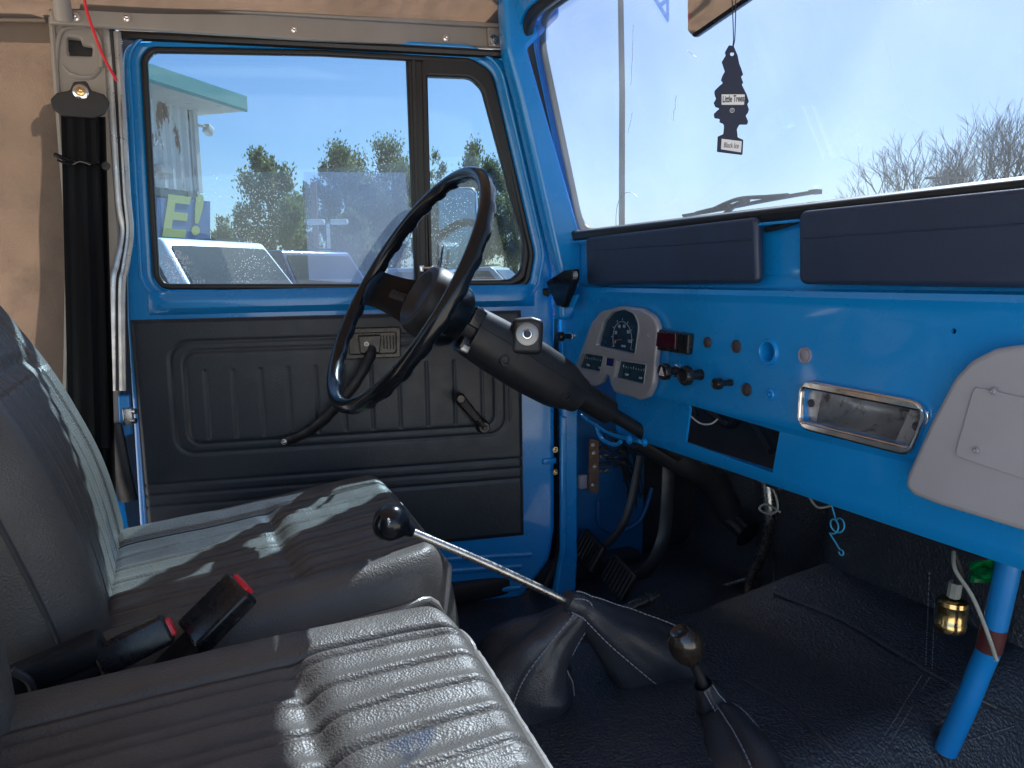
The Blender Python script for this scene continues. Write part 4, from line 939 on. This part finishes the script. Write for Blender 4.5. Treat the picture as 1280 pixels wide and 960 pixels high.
kd = (kt-sh).normalized(); b = B(); lathe(b, kt-kd*.022, kd, [(-.006, .008), (-.002, .011), (.006, .0165), (.016, .0200), (.027, .0205), (.036, .0180), (.042, .0130), (.0435, .0115), (.0430, .0105), (.0435, .0)], 36)
P('transfer_knob', b, mat('worn_knob', (.03, .022, .016), .2, coat=.5, var=.4, vscale=60, bump=.06), tl2)
boot('front_boot', [(sh+V((-.003, 0, .006)), .011), (sh+V((.003, 0, -.006)), .013), (UY(896, 890, .70), .022), (UY(916, 925, .66), .034), (UY(935, 965, .62), .046), (UY(955, 1020, .58), .058)], 'gaiter at the foot of the short lever', 17, .10, (.3, 5.5))
b = B(); bk_ = UY(772, 766, .95); be_ = UY(822, 743, .95); tube(b, [bk_, bk_.lerp(be_, .7), be_], [.008, .0085, .007], 14)
hb = P('brake_lever', b, BLK, TRUCK); P('lever_ring', tube(B(), [bk_.lerp(be_, .72), bk_.lerp(be_, .80)], .0105, 14), BLKM, hb)
# ================================================================== SEAT BELT
ap = FBp.P(101, 128, .02)
FS = Fr((-.1, 1.462, 0), (1, 0, 0), ZU)
q = FS.Q
belt = P('seat_belt', plate(FS, rnd(q([(88, 115), (93, 104), (109, 103), (115, 115), (131, 120), (138, 130), (132, 144), (118, 150), (80, 147), (66, 138), (64, 126), (72, 118)]), .006), .006, .002, z0=.006), BLKM, TRUCK, 'black seat belt hanging from an anchor plate on the pillar')
c = FS.q(101, 115, .012); b = B(); lathe(b, FS.p(*c, .012), FS.n, [(0, .0115), (.002, .0115), (.0035, .0085), (.0035, .007), (.001, .0065), (.001, 0)], 28); P('anchor_bolt', b, CHROME, belt)
b = B(); lathe(b, FS.p(*c, .013), FS.n, [(0, .0065), (.004, .006), (.0045, .003), (.003, 0)], 6); P('bolt_head', b, BRASS, belt)
def web(x0, y0, x1, y1, wd0, wd1, off0, off1, tw=0):
    def f(u, v):
        x = x0+(x1-x0)*v; y = y0+(y1-y0)*v; wd = wd0+(wd1-wd0)*v
        return FS.P(x+(u-.5)*wd, y, off0+(off1-off0)*v+.006*math.sin(u*math.pi*(1+tw))*v+.002*math.cos(u*20))
    g = grid(f, lin(0, 1, 14), lin(0, 1, 40)); bmesh.ops.solidify(g, geom=g.faces[:], thickness=.0015); return g
P('webbing', web(99, 138, 112, 560, 46, 52, .004, .03), WEB, belt)
P('webbing', web(117, 146, 130, 620, 30, 30, .001, .02, 1), WEB, belt)
P('webbing_clip', merge(tube(B(), spline([FS.P(68, 193, .02), FS.P(85, 200, .024), FS.P(105, 204, .024), FS.P(125, 204, .02)]), .0035, 8), tube(B(), spline([FS.P(72, 200, .024), FS.P(88, 206, .028), FS.P(100, 202, .028), FS.P(113, 206, .026)]), .002, 6)), GLOSS, belt)
c = FS.q(132, 207, .01); b = B(); lathe(b, FS.p(*c, .004), FS.n, [(0, .007), (.003, .0065), (.004, 0)], 20); P('belt_stop', b, BLKM, belt)
# ================================================================== LOOSE THINGS
P('red_cord', tube(B(), spline([UY(103, -14, 1.40), UY(108, 12, 1.41), UY(118, 42, 1.415), UY(130, 72, 1.42), UY(146, 101, 1.43)]), .0022, 8), REDC, None, 'thin bright red cord dangling from the canvas roof', 'cord')
AFF = Fr(UY(913, 128, .72), (.80, -.60, 0), (-.02, 0, 1))
hf = [(0, 66), (5, 58), (7, 50), (12, 48), (10, 42), (13, 35), (18, 32), (16, 26), (14, 20), (20, 15), (24, 12), (20, 6), (15, 0), (18, -4), (20, -8)]
left = [(911, 57), (906, 66), (907, 70), (902, 78), (904, 84), (906, 90), (903, 95), (901, 101), (904, 104), (899, 108), (893, 114), (893, 118), (895, 124), (892, 129), (894, 134), (900, 136), (896, 139), (892, 143), (893, 148), (900, 149), (899, 153), (904, 155), (905, 158), (904, 168), (897, 171), (896, 190)]
right = [(928, 194), (929, 175), (922, 172), (921, 162), (924, 156), (934, 156), (935, 152), (932, 145), (935, 141), (936, 137), (934, 131), (936, 127), (933, 118), (929, 110), (927, 106), (929, 104), (926, 96), (929, 94), (926, 85), (924, 80), (922, 70), (917, 58)]
AX = AFF.Q(left+right); hole = circ(AFF.q(915, 68), .0022, 12)
af = P('air_freshener', plate(AFF, rnd(AX, .0015, 3), .0026, .0007, [hole]), mat('navy_card', (.010, .018, .055), .6, bump=.2, bscale=600, bdist=.0004), None, 'flat dark tree-shaped air freshener hanging on a string below the mirror', 'air freshener')
l1 = AFF.Q([(902, 118, .003), (931, 118, .003), (930, 131, .003), (902, 131, .003)]); l2 = AFF.Q([(902, 174), (927, 177), (926, 191), (901, 187)])
lab = P('paper_label', plate(AFF, l1, .0004, 0, z0=.0027), WHITE, af); lab2 = P('paper_label', plate(AFF, l2, .0004, 0, z0=.0027), WHITE, af)
DRK = mat('dark_print', (.008, .012, .03), .6)
cl1 = AFF.q(916.5, 124.5); cl2 = AFF.q(914, 182.5)
P('label_text', text(AFF, 'Little Trees', .0100, cl1, .0002, rot=R(-1), z0=.0032, sx=.50, bold=.0002), DRK, lab, smooth=None)
P('label_text', text(AFF, 'Black Ice', .0080, cl2, .0002, rot=R(-7), z0=.0032, sx=.58), DRK, lab2, smooth=None)
rc_ = AFF.q(915, 138.5)
P('registered_mark', merge(plate(AFF, circ(rc_, .0025, 20), .0003, 0, [circ(rc_, .0020, 20)], z0=.0027), text(AFF, 'R', .0030, rc_, .0002, z0=.0028)), WHITE, af, smooth=None)
tp = AFF.P(915, 66, .0013)
P('string', merge(tube(B(), [tp, AFF.P(917, 50, .0013), AFF.P(916, 20, .0), AFF.P(914, -25, 0)], .0006, 6), tube(B(), [tp, AFF.P(918.5, 50, .0013), AFF.P(919.5, 20, .0), AFF.P(920, -25, 0)], .0006, 6)), DRK, af)
# ================================================================== OUTSIDE
def AZ(px, dist):                                            # ground point seen in photo column px
    a = TH + math.atan((px-640)/FP); return V((math.sin(a)*dist, math.cos(a)*dist, 0))
ASPH = mat('asphalt', (.30, .29, .27), .85, var=.2, vscale=.6, bump=.4, bscale=60, bdist=.01)
b = B(); bmesh.ops.create_grid(b, x_segments=8, y_segments=8, size=900); P('ground', b, ASPH, None, kind='structure')
CARGL = mat('car_window', (.02, .028, .035), .12, spec=.2)
TYRE = mat('tyre', (.02, .02, .02), .8); LAMP = mat('lamp_lens', (.6, .62, .62), .1, coat=.6); TAIL = mat('tail_lens', (.3, .01, .01), .2)
def vehicle(name, label, cat, loc, rot, paint, L=4.6, W=1.8, H=1.75, hood=1.02, belt=1.05, ws0=.95, ws1=.30, rear=-2.1, rear1=-1.85, group=None):
    t = thing(name, label, cat, loc, rot, group, local=True); hw = W/2
    FSd = Fr((0, hw, 0), (1, 0, 0), ZU)
    # body: side profile extruded over the width, with wheel arches
    pr = [(-L/2, .45), (-L/2, belt-.05), (-L/2+.08, belt), (ws0, belt), (L/2-.25, hood-.04), (L/2-.02, hood-.18), (L/2, .45), (L/2-.1, .28)]
    def arch(cx):
        return [(cx+.42*math.cos(a), .34+.42*math.sin(a)) for a in lin(0, math.pi, 10)]
    bot = arch(L/2-.85)+arch(-L/2+.85); prof = pr+bot+[(-L/2+.1, .28)]
    P('body', plate(FSd, prof, W, .06, z0=0), paint, t)
    tw = hw-.16; b = B()
    lo = [(ws0, hw-.04), (rear, hw-.04), (rear, -hw+.04), (ws0, -hw+.04)]; hi = [(ws1, tw), (rear1, tw), (rear1, -tw), (ws1, -tw)]
    A = [b.verts.new((x, y, belt-.02)) for x, y in lo]; C = [b.verts.new((x, y, H)) for x, y in hi]
    for i in range(4): b.faces.new((A[i], A[(i+1) % 4], C[(i+1) % 4], C[i]))
    b.faces.new(C); b.faces.new(A[::-1]); bmesh.ops.recalc_face_normals(b, faces=b.faces)
    bmesh.ops.bevel(b, geom=b.edges[:], offset=.05, segments=3, affect='EDGES', profile=.6)
    P('cabin', b, paint, t)
    lo = [V((x, y, belt)) for x, y in lo]; hi = [V((x, y, H)) for x, y in hi]
    def win(nm, a, b_, c, d, u0, u1, v0, v1, off, slots=((0, 1),)):
        n = (b_-a).cross(d-a).normalized(); n = n if n.dot((a+c)/2-V((-.5, 0, 1.2))) > 0 else -n
        for s0, s1 in slots:
            def pt(u, v):
                u = u0+(u1-u0)*u; v = v0+(v1-v0)*v; return (a.lerp(b_, u)).lerp(d.lerp(c, u), v)+n*off
            e1 = (pt(1, 0)-pt(0, 0)); e2 = pt(0, 1)-pt(0, 0); f = Fr(pt(0, 0), e1, e2)
            qq = [((p-f.o).dot(f.e1), (p-f.o).dot(f.e2)) for p in (pt(s0, 0), pt(s1, 0), pt(s1, 1), pt(s0, 1))]
            P(nm, plate(f, rnd(qq, .05), .012, .002, z0=-.004), CARGL, t)
    win('windshield', lo[0], lo[3], hi[3], hi[0], .05, .95, .10, .90, .006)
    win('rear_window', lo[2], lo[1], hi[1], hi[2], .1, .9, .15, .88, .006)
    sl = ((.04, .34), (.38, .66), (.70, .96))
    win('side_window', lo[1], lo[0], hi[0], hi[1], .02, .97, .10, .88, .006, sl); win('side_window', lo[3], lo[2], hi[2], hi[3], .02, .97, .10, .88, .006, sl)
    for sx in (L/2-.85, -L/2+.85):
        for sy in (-1, 1):
            b = B(); lathe(b, (sx, sy*(hw-.22), .34), (0, sy, 0), [(0, .0), (0, .34), (.03, .36), (.2, .36), (.22, .33), (.22, .22)], 28); w_ = P('wheel', b, TYRE, t)
            b = B(); lathe(b, (sx, sy*(hw-.02), .34), (0, sy, 0), [(-.02, .225), (.01, .22), (-.02, .17), (.0, .06), (.02, .05), (.02, 0)], 20); P('rim', b, ALU, w_)
    for sy in (-1, 1):
        P('headlight', box(B(), (L/2-.04, sy*(hw-.25), hood-.28), (.1, .32, .15), None, .03), LAMP, t)
        P('tail_light', box(B(), (-L/2+.01, sy*(hw-.14), .85), (.06, .14, .3), None, .02), TAIL, t)
        P('door_mirror', box(B(), (ws0-.22, sy*(hw+.10), belt+.10), (.10, .20, .15), None, .03), paint, t)
    P('grille', box(B(), (L/2-.01, 0, hood-.28), (.04, W-1.0, .14), None, .01), RUB, t)
    P('bumper', box(B(), (L/2, 0, .48), (.16, W-.04, .2), None, .04), paint, t)
    P('roof_rail', tube(B(), [(rear1+.1, tw-.05, H+.05), (ws1-.2, tw-.05, H+.05)], .015, 6), RUB, t)
    return t
WHITEP = mat('white_car_paint', (.75, .76, .78), .25, coat=.6); NAVY = mat('navy_car_paint', (.015, .04, .12), .2, coat=.8)
LBLUE = mat('pale_blue_car_paint', (.10, .25, .40), .25, coat=.6); REDP = mat('silver_car_paint', (.45, .47, .50), .25, metal=.4, coat=.6)
def face(px, ang):                                           # heading: towards the camera, turned ang deg to the photo's right
    a = TH+math.atan((px-640)/FP); h = a+math.pi-R(ang); return math.atan2(math.cos(h), math.sin(h))
p = AZ(215, 8.6); vehicle('parked_van', 'white van parked nearest beyond the door, under the building eave', 'van', p, face(240, 50), WHITEP, L=4.7, W=1.85, H=1.83, ws0=1.15, ws1=.62, belt=1.12, hood=1.15, rear=-2.2, rear1=-2.05)
p = AZ(372, 12.6); vehicle('parked_car', 'dark blue off-roader parked right of the white van', 'car', p, face(400, 48), NAVY, L=4.6, W=1.85, H=1.86, ws0=.95, ws1=.48, belt=1.12, hood=1.1, rear=-2.1, rear1=-2.0)
p = AZ(488, 22); vehicle('parked_car', 'small pale blue car farthest back beside the window divider', 'car', p, face(495, 60), LBLUE, L=4.3, W=1.75, H=1.47, ws0=.95, ws1=.30, belt=.92, hood=.9)
p = AZ(610, 16); vehicle('parked_car', 'silver car seen low through the vent window', 'car', p, face(600, 75), REDP, L=4.5, W=1.8, H=1.62, ws0=.95, ws1=.30, belt=.98, hood=.95)
# building
d_ = V((.67, .742, 0)).normalized(); n_o = V((.742, -.67, 0)).normalized(); cnr = AZ(259, 18)
bl = thing('storefront_building', 'white corrugated metal building with rust streaks and pale green roof edge', 'building', cnr)
FW = Fr(cnr, d_, ZU)                                          # plane of front wall; n = e1 x z
CORR = mat('painted_corrugated_steel', (.62, .62, .62), .55, var=.08, vscale=2, col2=(.22, .13, .08), c2th=.55, c2w=.04, c2scale=3.2, stretch=(1, 1, .3))
TRIMW = mat('white_fascia', (.60, .58, .55), .6, var=.1, vscale=3, col2=(.25, .2, .16), c2th=.62, c2w=.05, c2scale=3)
GRNT = mat('pale_green_fascia', (.20, .40, .36), .5, var=.06, vscale=2)
sgn = 1 if FW.n.dot(n_o) > 0 else -1
P('corrugated_wall', grid(lambda u, v: FW.p(u, v, sgn*.06*(1 if (int(round(u/.06)) % 4) < 2 else 0)), lin(-16, 0, 267), [3.28, 4.2, 4.96]), CORR, bl, smooth=None)
P('corner_trim', box(B(), FW.p(.03, 4.12, sgn*.03), (.12, .12, 1.68), axes(d_, ZU)), TRIMW, bl)
P('lower_wall', box(B(), FW.p(-8, 1.6, sgn*-.15), (16, .2, 3.3), axes(d_, ZU)), mat('shopfront_glass', (.03, .08, .07), .1, coat=.5), bl)
P('side_wall', box(B(), FW.p(-.1, 2.6, sgn*-4), (.2, 8, 5.2), axes(d_, ZU)), CORR, bl)
P('soffit', box(B(), FW.p(-8+.2, 4.97, sgn*.0), (16.5, 1.9, .04), axes(d_, ZU)), TRIMW, bl)
P('roof_edge', box(B(), FW.p(-8+.25, 5.13, sgn*-3), (16.6, 8, .26), axes(d_, ZU)), GRNT, bl)
P('fascia', box(B(), FW.p(-8+.27, 5.12, sgn*.96), (16.6, .05, .32), axes(d_, ZU)), GRNT, bl)
P('window_post', box(B(), FW.p(-.05, 1.65, sgn*.05), (.08, .08, 3.3), axes(d_, ZU)), ALU, bl)
P('flood_lamp', merge(box(B(), FW.p(.38, 4.62, sgn*.1), (.2, .15, .2), axes(d_+V((0, 0, -.5)), ZU), .03), tube(B(), [FW.p(0, 4.7, 0), FW.p(.36, 4.66, sgn*.1)], .03, 8)), TRIMW, bl)
P('wall_lamp', box(B(), FW.p(-1.1, 3.62, sgn*.15), (.3, .2, .16), axes(d_, ZU), .03), TRIMW, bl)
fs = FW if sgn > 0 else Fr(cnr, -d_, ZU)
bann = P('banner', plate(fs, [fs.q(190, 247), fs.q(257, 252), fs.q(257, 312), fs.q(190, 315)], .02, 0, z0=.10), mat('banner_cloth', (.05, .13, .30), .6, var=.3, vscale=2), None, 'blue banner with yellow letters hung on the building wall', 'banner')
YEL = mat('yellow_letters', (.42, .44, .13), .6)
for s_, c_, w2 in (('E', (208, 273), 1), ('!', (236, 271), 1)):
    P('letter', text(fs, s_, 1.15, fs.q(*c_), .01, z0=.125, bold=.03, sx=1.25, shear=.25), YEL, bann, smooth=None)
# trees
LEAF = [mat('evergreen_leaves_a', (.085, .10, .055), .6, var=.3, vscale=1.5), mat('evergreen_leaves_b', (.12, .13, .075), .6, var=.3, vscale=1.5)]
for m_ in LEAF:
    n_t = m_.node_tree; bs_ = n_t.nodes['Principled BSDF']; tl_n = n_t.nodes.new('ShaderNodeBsdfTranslucent'); tl_n.inputs[0].default_value = (.20, .22, .08, 1); mx_ = n_t.nodes.new('ShaderNodeMixShader'); mx_.inputs[0].default_value = .35
    n_t.links.new(bs_.outputs[0], mx_.inputs[1]); n_t.links.new(tl_n.outputs[0], mx_.inputs[2]); n_t.links.new(mx_.outputs[0], n_t.nodes['Material Output'].inputs[0])
BARK = mat('bark', (.09, .07, .055), .9, var=.3, vscale=3)
def crown(c, rx, rz, n, leaf, rng, up=.5, clumps=70):
    b = B(); c = V(c)
    for k in range(clumps):
        while True:
            q = V((rng.uniform(-1, 1), rng.uniform(-1, 1), rng.uniform(-1, 1)))
            if .35 < q.length < 1: break
        q.z = q.z; wz = 1-.25*abs(q.z)
        cc = c+V((q.x*rx*wz, q.y*rx*wz, q.z*rz)); cr0_ = rx*rng.uniform(.16, .32)
        for i in range(n//clumps):
            g = V((rng.gauss(0, .42), rng.gauss(0, .42), rng.gauss(0, .65)))*cr0_
            p_ = cc+g; s = leaf*rng.uniform(.6, 1.4); dd = V((rng.gauss(0, .6)+g.x, rng.gauss(0, .6)+g.y, abs(rng.gauss(0, 1))+up)).normalized()
            e = dd.orthogonal().normalized(); e.rotate(Matrix.Rotation(rng.uniform(0, 6.28), 3, dd))
            vs = [b.verts.new(p_), b.verts.new(p_+dd*s*.5+e*s*.3), b.verts.new(p_+dd*s*1.2), b.verts.new(p_+dd*s*.5-e*s*.3)]; b.faces.new(vs)
    return b
def tree(px, dist, w_, top, label, seed, n=9000, m=0, low=.12, leaf=.14):
    rng = random.Random(seed); g = AZ(px, dist); ztop = CZ+(348-top)/960*dist; rx = w_/960*dist/2
    t = thing('evergreen_tree', label, 'tree', g, 0, 'evergreen trees beyond the lot')
    b = tube(B(), [g, g+V((.1, 0, ztop*.5)), g+V((0, .1, ztop*.85))], [.22, .15, .04], 8)
    for k in range(10):
        a = rng.uniform(0, 6.28); z = ztop*(.2+.06*k); tube(b, [g+V((0, 0, z)), g+V((math.cos(a)*rx*.5, math.sin(a)*rx*.5, z+rx*.5)), g+V((math.cos(a)*rx*.85, math.sin(a)*rx*.85, z+rx*1.0))], [.07, .05, .02], 5)
    P('trunk', b, BARK, t)
    P('crown', crown(g+V((0, 0, ztop*(.54+low/2))), rx, ztop*(.5-low/2), int(n*1.7), leaf, rng), LEAF[m], t, smooth=None)
tree(346, 38, 80, 212, 'dark bushy evergreen between the building and the big pair', 1, 11000)
tree(386, 46, 46, 238, 'narrow evergreen showing behind the dark bushy one', 2, 5000, 1)
tree(440, 44, 88, 196, 'tall rounded evergreen, left one of the big pair', 3, 13000, 1)
tree(500, 46, 84, 194, 'tall rounded evergreen cut by the window divider', 4, 12000)
tree(548, 50, 50, 210, 'slim evergreen just right of the window divider', 5, 6000, 1)
tree(600, 46, 76, 200, 'broad evergreen behind the steering wheel rim', 6, 12000)
tree(645, 48, 60, 222, 'evergreen at the front corner of the vent window', 8, 7000, 1)
tree(447, 26, 60, 282, 'low dark round evergreen in front of the big pair', 9, 8000, 0, low=.0, leaf=.13)
tree(288, 52, 34, 276, 'small thin evergreen next to the building corner', 10, 2600, 1)
# bare trees
def bare(px, dist, top, w_, label, seed):
    rng = random.Random(seed); g = AZ(px, dist); H = CZ+(338-top)/960*dist*.93
    t = thing('bare_tree', label, 'tree', g, 0, 'leafless trees on the horizon'); br_ = B(); tr_ = B(); spread = w_/960*dist/2/H
    def grow(b, p, d, l, r, dep):
        pts = [p]; dd = d.copy()
        for k in range(3):
            dd = (dd+V((rng.gauss(0, .12), rng.gauss(0, .12), .05))).normalized(); pts.append(pts[-1]+dd*l/3)
        tube(b, pts, [r, r*.9, r*.8, r*.68], 5 if dep < 2 else 3, cap=False)
        if dep >= 7: return
        nb = 2 if dep else 4
        if dep > 0 and rng.random() < .35: nb = 3
        for k in range(nb):
            ax = V((rng.gauss(0, 1), rng.gauss(0, 1), 0)).normalized(); an = rng.uniform(.22, .55)*(1+.5*spread)
            nd = (dd*math.cos(an)+ax*math.sin(an)); nd.z = max(nd.z, .05+.1*rng.random()); nd.normalize()
            grow(br_, pts[-1] if k < 2 else pts[2], nd, l*rng.uniform(.68, .90), r*.68, dep+1)
    grow(tr_, g, V((0, 0, 1)), H*.215, .15, 0)
    P('trunk', tr_, BARK, t); o = P('branches', br_, BARK, t)
for px, d, top, w_, lb, sd_ in [(1136, 58, 146, 76, 'leftmost leafless tree on the horizon through the windshield', 21), (1172, 60, 146, 80, 'second leafless tree from the left, beside the far utility pole', 22), (1225, 62, 152, 80, 'third leafless tree from the left on the horizon', 23), (1256, 60, 160, 80, 'fourth leafless tree from the left, near the photo edge', 24), (1292, 56, 150, 90, 'rightmost leafless tree, cut by the photo edge', 25)]:
    bare(px, d, top, w_, lb, sd_)
# poles
POLE = mat('weathered_pole', (.16, .13, .12), .8); g = AZ(778, 16)
P('flag_pole', tube(B(), [g, g+V((-.02, 0, 5)), g+V((-.14, .02, 10))], [.065, .06, .05], 12), POLE, None, 'tall thin brown pole seen through the left of the windshield', 'pole')
g = AZ(1171, 50); z = CZ+(337-226)/960*50*.90; ut = thing('utility_pole', 'distant utility pole with one crossarm among the leafless trees', 'pole', g)
P('pole', tube(B(), [g, g+V((0, 0, z+.2))], .16, 8), POLE, ut); P('crossarm', box(B(), g+V((0, 0, z-.2)), (2.2, .12, .12), axes((.9, -.4, 0), ZU)), POLE, ut)
g = AZ(402, 34); z = CZ+(348-236)/960*34
P('utility_pole', tube(B(), [g, g+V((0, 0, z))], .12, 8), mat('rusty_pole', (.22, .12, .08), .8), None, 'short rust brown pole in front of the evergreens', 'pole')
g = AZ(417, 24); z = CZ+(348-284)/960*24; lp_ = thing('parking_lot_lamp', 'white double headed parking lot lamp behind the dark blue off-roader', 'lamp', g)
P('post', tube(B(), [g, g+V((0, 0, z))], .05, 8), TRIMW, lp_)
for s in (-1, 1): P('lamp_head', box(B(), g+V((s*.35*.91, -s*.35*.4, z+.05)), (.5, .25, .16), axes((.91, -.4, .0), ZU), .04), TRIMW, lp_)
a, c = AZ(300, 34)+V((0, 0, CZ+(348-275)/960*34)), AZ(700, 36)+V((0, 0, CZ+(348-215)/960*36))
P('power_line', tube(B(), [a.lerp(c, t)-V((0, 0, .5*math.sin(math.pi*t))) for t in lin(0, 1, 14)], .018, 4), POLE, None, 'thin dark power line crossing in front of the evergreens', 'cable')
